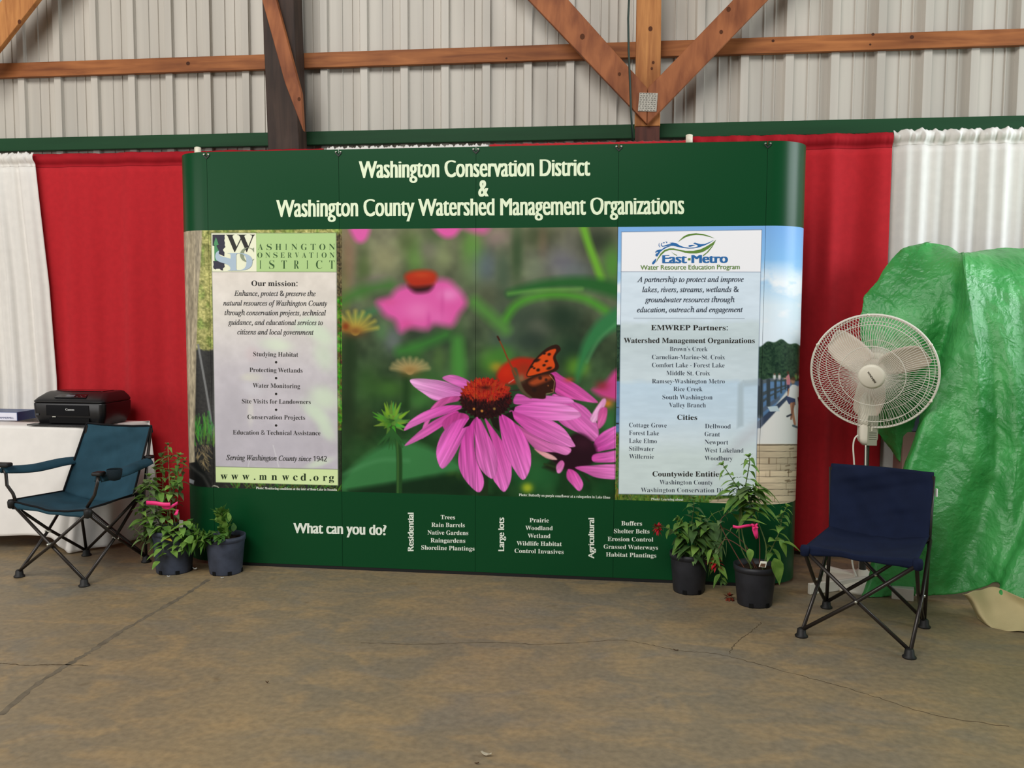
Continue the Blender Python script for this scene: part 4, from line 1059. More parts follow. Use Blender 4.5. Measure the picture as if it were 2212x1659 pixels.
# water programme logo
b = MB(); T(b, 'East', 'sans', 1430.5, 1484, 568.6, 568.4, 17.3, 1.5, xh=0.76); T(b, 'Metro', 'sans', 1493.5, 1572.5, 568.2, 567.8, 17.3, 1.5, xh=0.76)
lg2 = b.build('logo_lettering', blue_i, disp)
pr = lambda x, y: (1380+x/8.508, 490+y/8.508)
b = MB()
PG(b, [pr(*q) for q in [(320, 610), (300, 660), (262, 692), (243, 680), (248, 650), (285, 610), (318, 578)]])
PG(b, [pr(*q) for q in [(300, 465), (330, 430), (380, 418), (420, 415), (470, 375), (540, 352), (600, 350), (530, 372), (450, 415), (400, 455), (365, 505), (340, 545), (312, 540), (302, 515), (320, 490), (355, 475), (345, 462), (325, 465), (312, 478)]])
PG(b, [pr(*q) for q in [(560, 295), (620, 288), (690, 300), (750, 340), (830, 372), (930, 385), (1030, 378), (1090, 355), (1065, 330), (1010, 312), (1003, 300), (1030, 288), (1065, 300), (1130, 318), (1210, 315), (1300, 280), (1385, 238), (1300, 295), (1210, 340), (1110, 375), (1010, 395), (900, 398), (800, 385), (720, 368), (640, 350), (560, 345), (480, 360), (430, 365), (405, 345), (410, 305), (430, 290), (420, 320), (425, 345), (450, 350), (520, 325), (600, 310)]])
PG(b, [pr(*q) for q in [(910, 350), (930, 335), (980, 330), (1040, 335), (1000, 348), (950, 365), (920, 366)]])
PG(b, [pr(*q) for q in [(480, 270), (520, 272), (522, 292), (508, 300), (500, 280)]]); PG(b, [pr(*q) for q in [(438, 300), (450, 285), (475, 285), (470, 300)]]); PG(b, [pr(*q) for q in [(385, 290), (368, 310), (362, 340), (378, 368), (400, 378), (378, 350), (374, 320)]])
b.build('logo_wave', blue_i, lg2)
b = MB()
PG(b, [pr(*q) for q in [(718, 282), (760, 235), (830, 170), (920, 130), (1050, 118), (1180, 130), (1290, 165), (1395, 212), (1290, 182), (1180, 155), (1060, 148), (950, 160), (860, 190), (790, 230)]])
PG(b, [pr(*q) for q in [(315, 660), (340, 590), (400, 490), (470, 425), (560, 395), (640, 395), (740, 420), (860, 440), (1000, 440), (1130, 415), (1250, 355), (1350, 295), (1422, 236), (1370, 320), (1280, 400), (1180, 460), (1060, 488), (940, 488), (830, 470), (740, 440), (640, 425), (560, 425), (480, 455), (410, 520), (350, 600)]])
PG(b, [pr(*q) for q in [(1410, 265), (1350, 370), (1280, 460), (1210, 520), (1175, 545), (1180, 520), (1250, 465), (1330, 370)]])
PG(b, [pr(*q) for q in [(590, 450), (640, 490), (705, 520), (700, 532), (640, 500)]])
PG(b, [pr(*q) for q in [(903, 575), (952, 573), (950, 614), (902, 616)]])
T(b, 'Water Resource Education Program', 'sans', 1383.5, 1598, 582.6, 581.4, 9.6, 0.25, xh=0.72)
b.build('logo_leaf', olive, lg2)

# ================================================================== TABLE, CLOTH, PRINTER, PAPER
TZ = 0.73
TDY = 0.07
cloth_m = mat('tablecloth_white', rgb(244, 240, 234), 0.8, 0.2, var=0.02, vscale=14, bump=0.03, bscale=200, trans=0.1)
tb = thing('folding_table', 'white folding table under the white cloth, hidden but for the cloth shape', 'table', (-3.9, 4.8, 0))
b = MB(); b.box((-3.98, 4.845, TZ-0.03), (1.70, 0.31, 0.03)); b.build('tabletop', mat('table_plastic', rgb(205, 203, 196), 0.5, 0.4), tb, bevel=0.006)
for x in (-4.6, -3.3):
    for y in (4.74, 4.95):
        b = MB(); b.tube([(x, y, 0), (x, y, TZ-0.045)], 0.014, 8); b.build('leg', mat('table_leg_grey', rgb(90, 90, 90), 0.4, 0.5, 0.6), tb, True)
# cloth: top outline swept down to a hem with folds
def cloth():
    top = [(-4.9, 5.03), (-4.9, 4.585), (-4.2, 4.585), (-3.6, 4.588), (-3.2, 4.59), (-3.06, 4.60), (-3.0, 4.68), (-2.93, 4.82), (-2.87, 4.95), (-2.88, 5.02), (-3.1, 5.035)]
    hem = [(-4.95, 5.05, .1), (-4.95, 4.555, .085), (-4.2, 4.55, .085), (-3.6, 4.55, .088), (-3.27, 4.55, .092), (-3.16, 4.565, .012), (-3.08, 4.62, .012), (-2.97, 4.74, .02), (-2.83, 4.93, .03), (-2.80, 5.04, .05), (-3.1, 5.06, .1)]
    top = [(x-0.035, y+TDY if y < 5.0 else y+0.01) for x, y in top]
    hem = [(x-0.02, y+(TDY*0.85 if z > .05 else 0.02) if y < 5.0 else y-0.005, z) for x, y, z in hem]
    n = 220
    Tp = catmull([(x, y, TZ) for x, y in top], n); H = catmull(hem, n)
    G = []
    ctr = np.array([-3.9, 4.8, TZ+0.001])
    for k in range(4):
        f_ = k/4; G.append([tuple(ctr*(1-f_)*np.array([1, 1, 1])+p*f_) if False else (p[0]*f_+(max(-4.85, min(-3.0, p[0])))*(1-f_), p[1]*f_+4.87*(1-f_), TZ+0.001) for p in Tp])
    rows = 40
    for j in range(rows+1):
        t = j/rows
        row = []
        for i in range(n):
            a = Tp[i]; h = H[i]
            dr = min(1.0, t*8)
            p = a*(1-t)+h*t
            p[2] = a[2]*(1-t)+h[2]*t
            s = i/n
            w = 0.010*t*(math.sin(s*46+1.0)+0.6*math.sin(s*83+2)+0.5*math.sin(s*21))
            nx, ny = (H[i][1]-H[max(i-1, 0)][1]), -(H[i][0]-H[max(i-1, 0)][0]); l = math.hypot(nx, ny)+1e-9
            p = p+np.array([nx/l*w, ny/l*w, 0])
            row.append(tuple(p))
        G.append(row)
    return G
b = MB(); b.grid(cloth())
o = b.build('tablecloth', cloth_m, smooth=True, solid=0.002, origin=(-3.9, 4.8, 0)); tag(o, 'white cloth draped over the table behind the teal chair', 'tablecloth')

def rbox(mb, c, d, r, n=5):
    """box with rounded vertical corners: list of (inset, z) rings not needed here"""
    pts = []
    for (sx, sy, a0) in ((1, 1, 0), (-1, 1, 90), (-1, -1, 180), (1, -1, 270)):
        for k in range(n+1):
            a = math.radians(a0+90*k/n); pts.append((c[0]+sx*(d[0]/2-r)+r*math.cos(a), c[1]+sy*(d[1]/2-r)+r*math.sin(a)))
    return pts
def stack(mb, c, rings, r=0.03, n=5):
    """rings: (dx, dy, z, shift_y) closed solid of rounded rectangles"""
    V = []; m = 4*(n+1)
    for (dx, dy, z, sy) in rings:
        V += [(x, y+sy, z) for x, y in rbox(mb, c, (dx, dy), min(r, dx/2.01, dy/2.01), n)]
    F = []
    for j in range(len(rings)-1):
        for k in range(m): F.append((j*m+k, j*m+(k+1) % m, (j+1)*m+(k+1) % m, (j+1)*m+k))
    F.append(tuple(range(m-1, -1, -1))); F.append(tuple((len(rings)-1)*m+k for k in range(m)))
    mb.add(V, F)
# printer
pm = mat('printer_black', rgb(20, 20, 22), 0.35, 0.5, bump=0.02, bscale=500); pg = mat('printer_gloss', rgb(14, 14, 16), 0.12, 0.5); pd_ = mat('printer_slot', rgb(6, 6, 6), 0.7, 0.2)
PX, PY = -3.215, 4.86
pr_ = thing('inkjet_printer', 'black inkjet printer on the white tablecloth', 'printer', (PX, PY, TZ))
z0 = TZ+0.006
b = MB(); stack(b, (PX, PY), [(0.41, 0.27, z0, 0), (0.43, 0.29, z0+0.03, 0), (0.45, 0.30, z0+0.05, 0), (0.455, 0.305, z0+0.125, 0), (0.45, 0.30, z0+0.13, 0)], 0.03); b.build('body', pm, pr_, True, bevel=0.002)
b = MB(); stack(b, (PX, PY), [(0.45, 0.30, z0+0.132, 0), (0.455, 0.305, z0+0.140, 0), (0.44, 0.27, z0+0.158, 0.01), (0.40, 0.20, z0+0.185, 0.03), (0.38, 0.17, z0+0.19, 0.035)], 0.03); lid = b.build('lid', pm, pr_, True, bevel=0.002)
yf = PY-0.153
b = MB(); b.prism([(PX-0.10, PY-0.128, z0+0.160), (PX+0.10, PY-0.128, z0+0.160), (PX+0.09, PY-0.085, z0+0.176), (PX-0.09, PY-0.085, z0+0.176)], (0, 0, 0.003)); cp = b.build('control_panel', pg, pr_)
b = MB(); b.prism([(PX-0.035, PY-0.118, z0+0.1665), (PX+0.02, PY-0.118, z0+0.1665), (PX+0.018, PY-0.098, z0+0.174), (PX-0.033, PY-0.098, z0+0.174)], (0, 0, 0.0015)); b.build('screen', mat('screen_grey', rgb(96, 100, 108), 0.2, 0.5), cp)
for k, (x, y) in enumerate([(-.085, -.12), (-.07, -.106), (-.055, -.094), (.04, -.118), (.055, -.105), (.07, -.118), (.082, -.1)]):
    b = MB(); b.box((PX+x, PY+y, z0+0.1655+(y+.118)*0.34), (0.008, 0.005, 0.003)); b.build('button', mat('button_grey', rgb(120, 120, 124), 0.5, 0.3) if k == 0 else bpy.data.materials['button_grey'], cp)
b = MB(); b.box((PX, PY+0.02, z0+0.1915), (0.30, 0.12, 0.004)); b.build('lid_inlay', pg, lid, bevel=0.002)
b = MB(); b.box((PX+0.0, yf-0.0002, z0+0.088), (0.27, 0.003, 0.062)); fp = b.build('front_door', pg, pr_, bevel=0.001)
b = MB(); b.box((PX+0.01, yf+0.004, z0+0.028), (0.25, 0.016, 0.03)); b.build('paper_slot', pd_, pr_)
b = MB(); b.box((PX-0.035, yf-0.022, TZ+0.0115), (0.37, 0.075, 0.007)); b.build('output_tray', pm, pr_, bevel=0.002)
b = MB(); b.box((PX-0.085, yf-0.002, z0+0.05), (0.022, 0.003, 0.005)); b.build('handle_mark', met_m, pr_)
b = MB(); b.box((PX-0.192, yf+0.0005, z0+0.062), (0.018, 0.003, 0.012)); b.build('port_cover', mat('port_dark', rgb(60, 62, 66), 0.4, 0.4), pr_)
def flat_text(mb, s, style, org, ex, ez, w, h):
    V, F = text_mesh(s, style); a, b_ = V[:, 0].min(), V[:, 0].max(); c = cap_h(style)
    org, ex, ez = Vector(org), Vector(ex), Vector(ez)
    mb.add([org+ex*((p[0]-a)/(b_-a)*w)+ez*(p[1]/c*h) for p in V], F)
b = MB(); flat_text(b, 'Canon', 'serifb', (PX-0.012, yf-0.0026, z0+0.088), (1, 0, 0), (0, 0, 1), 0.056, 0.012); b.build('maker_lettering', mat('ink_silver', rgb(206, 206, 204), 0.4, 0.4), pr_)
# ream of paper cut by the left edge
q0 = gnd(37, 909, TZ+0.004)
px0, py0 = q0.x, q0.y
rm = thing('paper_ream', 'white and blue ream of copy paper at the left edge of the table', 'paper ream', (px0-0.14, py0+0.11, TZ))
ex = Vector((0.995, 0.02, 0)).normalized(); ey = Vector((-ex.y, ex.x, 0))
A = Vector((px0, py0, TZ+0.004))
def rprism(mb, a0, a1, d0, d1, z0_, z1_):
    q = [A+ex*a0+ey*d0, A+ex*a1+ey*d0, A+ex*a1+ey*d1, A+ex*a0+ey*d1]
    mb.prism([Vector((p.x, p.y, TZ+z0_)) for p in q], (0, 0, z1_-z0_))
b = MB(); rprism(b, -0.29, -0.0, 0, 0.185, .004, .054); b.build('wrapper', mat('ream_white', rgb(226, 226, 238), 0.35, 0.4), rm, bevel=0.002)
b = MB(); rprism(b, 0.0002, 0.004, -0.002, 0.187, .003, .055); rprism(b, -0.29, 0.002, 0.0, 0.187, .0542, .0565); b.build('end_wrap', mat('ream_blue', rgb(34, 66, 120), 0.35, 0.4), rm)
b = MB(); flat_text(b, 'HAMMERMILL', 'sans', A+ex*-0.125+ey*-0.0015+Vector((0, 0, 0.012)), ex, (0, 0, 1), 0.105, 0.011)
flat_text(b, 'copy paper', 'sans', A+ex*-0.085+ey*-0.0015+Vector((0, 0, 0.031)), ex, (0, 0, 1), 0.06, 0.005) if False else None
b.build('label_lettering', mat('ink_ream', rgb(52, 62, 110), 0.4, 0.4), rm)

# ================================================================== CAMPING CHAIRS
steel = mat('chair_steel', rgb(44, 38, 34), 0.35, 0.5, 0.3)
capm = mat('chair_plastic', rgb(26, 25, 24), 0.55, 0.35)
teal = mat('teal_canvas', rgb(40, 72, 86), 0.85, 0.2, var=0.10, vscale=12, bump=0.15, bscale=500)
navy = mat('navy_canvas', rgb(17, 27, 52), 0.85, 0.2, var=0.10, vscale=12, bump=0.15, bscale=500)
trimm = mat('black_webbing', rgb(20, 20, 22), 0.8, 0.2)
def lp(a, b_, t): return Vector(a)*(1-t)+Vector(b_)*t
def camp_chair(root, F_, S_, T_, cloth_mat, sag, wrink, rail_trim, back_drop=0.0, skirt=0.05, top_dip=0.0):
    """F_: feet fl fr br bl, S_: seat corners, T_: back top left / right"""
    r = 0.0085
    # scissor legs, one tube each: every side of the square has a crossing pair
    pairs = [(0, 1), (1, 2), (2, 3), (3, 0)]
    for (i, j) in pairs:
        n = (Vector(F_[j])-Vector(F_[i])).cross(Vector((0, 0, 1))).normalized()*0.010
        for (a, c, s) in ((i, j, 1), (j, i, -1)):
            b = MB(); b.tube([Vector(F_[a])+Vector((0, 0, 0.03))+n*s*0.4, lp(F_[a], S_[c], 0.5)+n*s, Vector(S_[c])-Vector((0, 0, 0.012))+n*s*0.4], r, 8); b.build('leg', steel, root, True)
        m_ = lp(lp(F_[i], S_[j], .5), lp(F_[j], S_[i], .5), .5)
        b = MB(); b.tube([m_-n*1.9, m_+n*1.9], 0.006, 8); b.build('rivet', met_m, root, True)
    for p in F_:
        b = MB(); b.lathe([(0.027, 0.0), (0.028, 0.006), (0.021, 0.012), (0.018, 0.034), (0.011, 0.04)], 16, Matrix.Translation(Vector(p)), True, True); b.build('foot', capm, root, True)
    # uprights from the back feet to the back rest
    for k, f_ in ((0, 3), (1, 2)):
        b = MB(); b.tube([Vector(F_[f_])+Vector((0, 0, 0.03)), lp(F_[f_], S_[f_], 1.0)*0.5+lp(F_[f_], T_[k], 0.5)*0.5, Vector(T_[k])-Vector((0, 0, 0.012))], r, 8); b.build('back_upright', steel, root, True)
    # seat sling
    def seat(s, t):
        p = lp(lp(S_[0], S_[1], s), lp(S_[3], S_[2], s), t)
        p.z += -sag*math.sin(PI*s)*(0.55+0.45*t)-sag*0.5*math.sin(PI*min(1, t))*1.0*math.sin(PI*s) + 0.010
        p.z += wrink*0.6*(math.sin(9*s+4*t)+math.sin(5*s-11*t)+0.5*math.sin(23*s+9*t))*math.sin(PI*s)
        return p
    n = 28
    G = [[seat(i/n, j/n) for i in range(n+1)] for j in range(n+1)]
    # front lip turned down
    lip = [[Vector(G[0][i])+Vector((0, 0, -skirt*(1-k/3)*(0.5+0.5*abs(2*i/n-1)**2))) for i in range(n+1)] for k in range(0, 3)]
    b = MB(); b.grid(lip+G); st = b.build('seat', cloth_mat, root, True, solid=0.003)
    # corner pockets
    for k in (range(4) if rail_trim else (0, 1)):
        b = MB(); b.lathe([(0.012, -0.034), (0.019, -0.03), (0.021, 0.0), (0.016, 0.012), (0.0, 0.015)], 12, Matrix.Translation(Vector(S_[k]))); b.build('corner_pocket', cloth_mat if k in (0, 1) and not rail_trim else capm, root, True)
    # backrest sling
    back_l = lp(S_[3], S_[0], 0.12); back_r = lp(S_[2], S_[1], 0.12)
    back_l.z -= back_drop; back_r.z -= back_drop
    out = ((Vector(S_[3])-Vector(S_[0]))+(Vector(S_[2])-Vector(S_[1]))); out.z = 0; out.normalize()
    def back(s, t):
        p = lp(lp(back_l, back_r, s), lp(T_[0], T_[1], s), t)
        hol = math.sin(PI*s)
        p += out*(0.05*hol*math.sin(PI*min(1, t*0.85))+0.02*hol*(1-t))
        p += out*(wrink*1.2*(math.sin(7*s+9*t+1)+0.7*math.sin(14*t-3*s)+0.35*math.sin(25*s+13*t)+0.3*math.sin(31*t-12*s))*(hol**0.5))
        p.z += -(sag*0.9*hol)*(1-t) - top_dip*hol*t
        return p
    G = [[back(i/n, j/n) for i in range(n+1)] for j in range(n+1)]
    # roll over the top
    G.append([Vector(p)+out*0.012+Vector((0, 0, 0.004)) for p in G[-1]]); G.append([Vector(p)+out*0.02+Vector((0, 0, -0.04)) for p in G[-2]])
    b = MB(); b.grid(G); bk = b.build('backrest', cloth_mat, root, True, solid=0.003)
    if rail_trim:
        b = MB(); b.tube([Vector(back(0, t/20))-out*0.002 for t in range(21)]+[Vector(back(i/20, 1))-out*0.002+Vector((0, 0, 0.003)) for i in range(1, 20)]+[Vector(back(1, 1-t/20))-out*0.002 for t in range(21)], 0.0055, 6); b.build('piping', trimm, bk, True)
        b = MB(); b.tube([Vector(seat(i/20, 0))+Vector((0, 0, -0.004)) for i in range(21)], 0.005, 6); b.tube([Vector(seat(0, t/20)) for t in range(21)], 0.005, 6); b.tube([Vector(seat(1, t/20)) for t in range(21)], 0.005, 6); b.build('piping', trimm, st, True)
    return back
def Pg(u, v): p = gnd(u, v); return Vector((p.x, p.y, 0))
# teal chair
F_ = [Pg(42, 1246), Pg(182, 1266), Pg(316, 1214), Pg(187, 1200)]
S_ = [at(25, 1084, F_[0].y), at(190, 1104, F_[1].y-0.02), at(300, 1068, F_[2].y), at(150, 1062, F_[3].y)]
T_ = [at(188, 914, F_[3].y+0.035), at(326, 920, F_[2].y+0.06)]
c1 = thing('camping_chair', 'teal folding camping chair with armrests beside the white table', 'chair', (F_[0]+F_[2])/2)
bkf = camp_chair(c1, F_, S_, T_, teal, 0.045, 0.006, True, top_dip=0.012)
# arms
def strap(name, pts, w, m, parent):
    P = catmull(pts, 24); G = []
    for i in range(24):
        t = Vector(P[min(i+1, 23)])-Vector(P[max(i-1, 0)]); side = Vector((t.y, -t.x, 0)).normalized()
        ww = w*(0.75+0.45*math.sin(PI*i/23))
        G.append([Vector(P[i])+side*ww*(k/4-1)*1.0+Vector((0, 0, -0.034*abs(k/4-1)**2)) for k in range(9)])
    b = MB(); b.grid(G); return b.build(name, m, parent, True, solid=0.014)
yl = F_[0].y
aL0 = at(6, 1006, yl-0.01); aL1 = lp(S_[3], T_[0], 0.56); aL1 = at(170, 986, F_[3].y+0.05)
sL = strap('armrest', [aL0, lp(aL0, aL1, .35)+Vector((0, 0, -.01)), lp(aL0, aL1, .75)+Vector((0, 0, .004)), aL1], 0.038, teal, c1)
b = MB(); b.tube([at(35, 1086, yl), at(28, 1066, yl), at(15, 1048, yl), at(13, 1025, yl), at(8, 1010, yl)], 0.0085, 8); b.build('arm_post', steel, c1, True)
b = MB(); b.box(tuple(at(6, 1004, yl-0.01)), (0.085, 0.05, 0.022)); b.build('arm_bracket', capm, c1, bevel=0.008)
yr = F_[1].y
aR0 = at(212, 1025, yr+0.02); aR1 = at(322, 988, F_[2].y+0.04)
sR = strap('armrest', [aR0, lp(aR0, aR1, .4)+Vector((0, 0, -.006)), lp(aR0, aR1, .75), aR1], 0.036, teal, c1)
b = MB(); b.tube([at(188, 1096, yr), at(204, 1070, yr), at(210, 1045, yr), at(212, 1028, yr+0.01)], 0.0085, 8); b.build('arm_post', steel, c1, True)
b = MB(); b.box(tuple(at(213, 1023, yr+0.02)), (0.05, 0.06, 0.02)); b.build('arm_bracket', capm, c1, bevel=0.008)
b = MB(); b.box(tuple(at(322, 987, F_[2].y+0.04)), (0.045, 0.05, 0.018)); b.build('arm_bracket', capm, c1, bevel=0.007)
cpz = at(247, 1013, yr+0.05)
b = MB(); b.lathe([(0.036, 0.0), (0.038, -0.004), (0.036, -0.03), (0.027, -0.055), (0.0, -0.062)], 20, Matrix.Translation(cpz)); b.build('cup_holder', mat('cup_mesh', rgb(22, 34, 40), 0.8, 0.2, bump=0.4, bscale=300), c1, True, solid=0.002)
# navy chair
F_ = [Pg(1731, 1375), Pg(1964, 1421), Pg(1996, 1355), Pg(1785, 1313)]
S_ = [at(1739, 1184, F_[0].y), at(1983, 1214, F_[1].y), at(2008, 1160, F_[2].y), at(1798, 1136, F_[3].y)]
T_ = [at(1795, 1003, F_[3].y+0.06), at(2017, 1023, F_[2].y+0.06)]
c2 = thing('camping_chair', 'navy blue armless folding camping chair in front of the green tarp', 'chair', (F_[0]+F_[2])/2)
camp_chair(c2, F_, S_, T_, navy, 0.022, 0.0065, False, skirt=0.045)
p = at(2023, 1064, F_[2].y+0.05)
b = MB(); b.box(tuple(p), (0.004, 0.02, 0.035)); b.build('care_label', mat('label_white', rgb(235, 235, 230), 0.6, 0.3), c2)

# ================================================================== PEDESTAL FAN
fan_m = mat('fan_ivory', rgb(232, 226, 208), 0.4, 0.4); fan_w = mat('fan_wire', rgb(226, 222, 208), 0.4, 0.4); blade_m = mat('fan_blade', rgb(222, 206, 190), 0.35, 0.4)
FY = 4.52
FC = at(1886.5, 804, FY)
tc = (Vector((0, 0, CAMH))-FC).normalized()
right = tc.cross(Vector((0, 0, 1))).normalized()*-1
upv = right.cross(tc).normalized()*-1
if upv.z < 0: upv = -upv
# axis leans down and a little to the left of the viewer
ax = (tc - upv*math.tan(math.radians(20)) - Vector((math.cos(PSI), math.sin(PSI), 0))*math.tan(math.radians(7))).normalized()
fx = Vector((0, 0, 1)).cross(ax).normalized(); fy = ax.cross(fx).normalized()
RF = 0.5*259/FPX*((FC-Vector((0, 0, CAMH))).dot(Vector(fw)))*0.992
def fp(r, a, z): return FC+fx*(r*math.cos(a))+fy*(r*math.sin(a))+ax*z
fan = thing('pedestal_fan', 'ivory pedestal fan with three blades between the banner and green tarp', 'fan', (FC.x, FC.y+0.1, 0))
def cage(z_rim, dome, n, name, rin):
    b = MB()
    for k in range(n):
        a = 2*PI*k/n; pts = []
        for j in range(9):
            t = j/8; r = rin+(RF-rin)*t
            z = z_rim+dome*(1-(t**2.6)) if dome > 0 else z_rim+dome*(1-(t**4.5))
            pts.append(fp(r, a+0.10*math.sin(PI*t)*(1 if dome > 0 else -1), z))
        b.tube(pts, 0.00125, 4, False)
    for r_ in ((0.52, 0.86) if dome > 0 else (0.45, 0.8, 0.93)):
        t = (RF*r_-rin)/(RF-rin); z = z_rim+dome*(1-(t**(2.6 if dome > 0 else 4.5)))
        b.tube([fp(RF*r_, a, z) for a in np.linspace(0, 2*PI, 65)[:-1]], 0.0019, 5, closed=True)
    return b.build(name, fan_w, fan, True)
cage(0.004, 0.062, 120, 'front_guard', 0.055)
cage(-0.012, -0.10, 100, 'rear_guard', 0.07)
b = MB(); b.tube([fp(RF, a, 0) for a in np.linspace(0, 2*PI, 97)[:-1]], 0.0062, 8, closed=True); b.build('guard_rim', fan_w, fan, True)
for a in (95, 30, -28, 152, 210, 265):
    a_ = math.radians(a); b = MB(); b.tube([fp(RF-0.004, a_-0.035, 0.004), fp(RF+0.004, a_, 0.003), fp(RF-0.004, a_+0.035, 0.004)], 0.006, 6); b.build('guard_clip', fan_m, fan, True)
Mx = Matrix((( fx.x, fy.x, ax.x, FC.x), (fx.y, fy.y, ax.y, FC.y), (fx.z, fy.z, ax.z, FC.z), (0, 0, 0, 1)))
b = MB(); b.lathe([(0.060, 0.052), (0.064, 0.058), (0.062, 0.068), (0.05, 0.0745), (0.0, 0.078)], 40, Mx); hubc = b.build('badge', fan_m, fan, True)
V, F = text_mesh('WINDMERE', 'sans'); b = MB()
ang = math.radians(-58); cw = V[:, 0].max()-V[:, 0].min(); chh = cap_h('sans')
for k in range(3):
    Vt = []
    for p in V:
        lx = (p[0]-V[:, 0].min())/cw*0.066-0.033; ly = p[1]/chh*0.0085-0.004+(k-1)*0.0006
        X_ = lx*math.cos(ang)-ly*math.sin(ang)+0.001; Y_ = lx*math.sin(ang)+ly*math.cos(ang)
        rr = math.hypot(X_, Y_); zz = 0.0790-0.0030*(rr/0.05)**2+0.0002*k
        Vt.append(FC+fx*X_+fy*Y_+ax*zz)
    b.add(Vt, F)
b.build('badge_lettering', mat('ink_brown', rgb(60, 50, 36), 0.5, 0.3), hubc)
# blades
for k in range(3):
    a0 = math.radians(12+120*k)
    G = []
    for i in range(15):
        t = i/14; r = 0.045+(RF*0.90-0.045)*t
        wdt = (0.035+0.085*math.sin(PI*min(1, 0.18+0.62*t)))*(1.0 if t < 0.86 else math.sqrt(max(0.02, 1-((t-0.86)/0.14)**2)))
        row = []
        for j in range(9):
            s = j/8-0.5
            aa = a0+(s*1.15+0.10+0.22*t)*wdt/max(r, 0.07)*1.1
            row.append(fp(r, aa, -0.035+0.055*s*(1.1-0.5*t)-0.010*(1-(2*s)**2)))
        G.append(row)
    b = MB(); b.grid(G); b.build('blade', blade_m, fan, True, solid=0.0025)
b = MB(); b.lathe([(0.0, -0.005), (0.045, -0.008), (0.055, -0.02), (0.055, -0.055), (0.0, -0.06)], 28, Mx); b.build('blade_hub', blade_m, fan, True)
b = MB(); b.lathe([(0.0, -0.115), (0.07, -0.115), (0.075, -0.125), (0.07, -0.20), (0.05, -0.235), (0.0, -0.24)], 28, Mx); b.build('motor_housing', fan_m, fan, True)
# neck with the switch box
nb = at(1874, 930, FY+0.12)
NB = Matrix.Translation((nb.x, nb.y, 0))
b = MB(); z1 = at(1874, 905, FY+0.12).z; z2 = at(1874, 962, FY+0.10).z
V = []; ring = 20
stack(b, (nb.x, nb.y), [(0.05, 0.05, z2, 0), (0.082, 0.075, z2+0.018, 0), (0.092, 0.085, z2+0.035, 0), (0.092, 0.085, z1+0.10, 0), (0.06, 0.06, z1+0.14, 0)], 0.022); b.build('switch_box', fan_m, fan, True)
pp = at(1881, 940, FY+0.12-0.045)
b = MB(); b.box((nb.x+0.012, nb.y-0.0445, (z1+z2)/2+0.012), (0.048, 0.003, z1-z2+0.02)); swp = b.build('switch_panel', mat('panel_greygreen', rgb(150, 152, 132), 0.4, 0.4), fan, bevel=0.008)
b = MB(); b.box((nb.x+0.008, nb.y-0.0475, (z1+z2)/2+0.03), (0.004, 0.004, 0.04)); b.build('switch_slider', fan_m, swp)
b = MB()
for k in range(4): b.box((nb.x+0.014, nb.y-0.0465, z2+0.035+0.011*k), (0.036, 0.001, 0.0022))
b.build('panel_markings', mat('ink_darkgreen', rgb(70, 76, 60), 0.5, 0.3), swp)
b = MB(); b.tube([(nb.x, nb.y, 0.03), (nb.x, nb.y, z2+0.01)], 0.0125, 12); b.build('pole', mat('pole_chrome', rgb(120, 122, 116), 0.25, 0.5, 0.85), fan, True)
b = MB(); b.tube([(nb.x, nb.y, 0.03), (nb.x, nb.y, z2*0.42)], 0.018, 12); b.build('outer_pole', mat('pole_dark', rgb(58, 58, 56), 0.35, 0.5, 0.6), fan, True)
b = MB(); b.lathe([(0.20, 0.0), (0.20, 0.015), (0.17, 0.03), (0.05, 0.045), (0.025, 0.08), (0.0, 0.08)], 36, Matrix.Translation((nb.x, nb.y, 0)), True); b.build('base', fan_m, fan, True)
b = MB(); b.tube(catmull([at(1853, 940, FY+0.09), at(1846, 948, FY+0.08), at(1843, 966, FY+0.08), at(1845, 1000, FY+0.08), at(1847, 1060, FY+0.09), at(1840, 1200, FY+0.08), at(1850, 1246, FY+0.06)], 40), 0.0042, 6); b.build('power_cord', fan_w, fan, True)
b = MB(); b.tube(catmull([at(1870, 962, FY+0.06), at(1869.5, 1000, FY+0.07), at(1868, 1100, FY+0.08)], 12), 0.0035, 6); b.build('pole_highlight', fan_w, fan, True)  # pale strip painting the highlight along the chrome pole

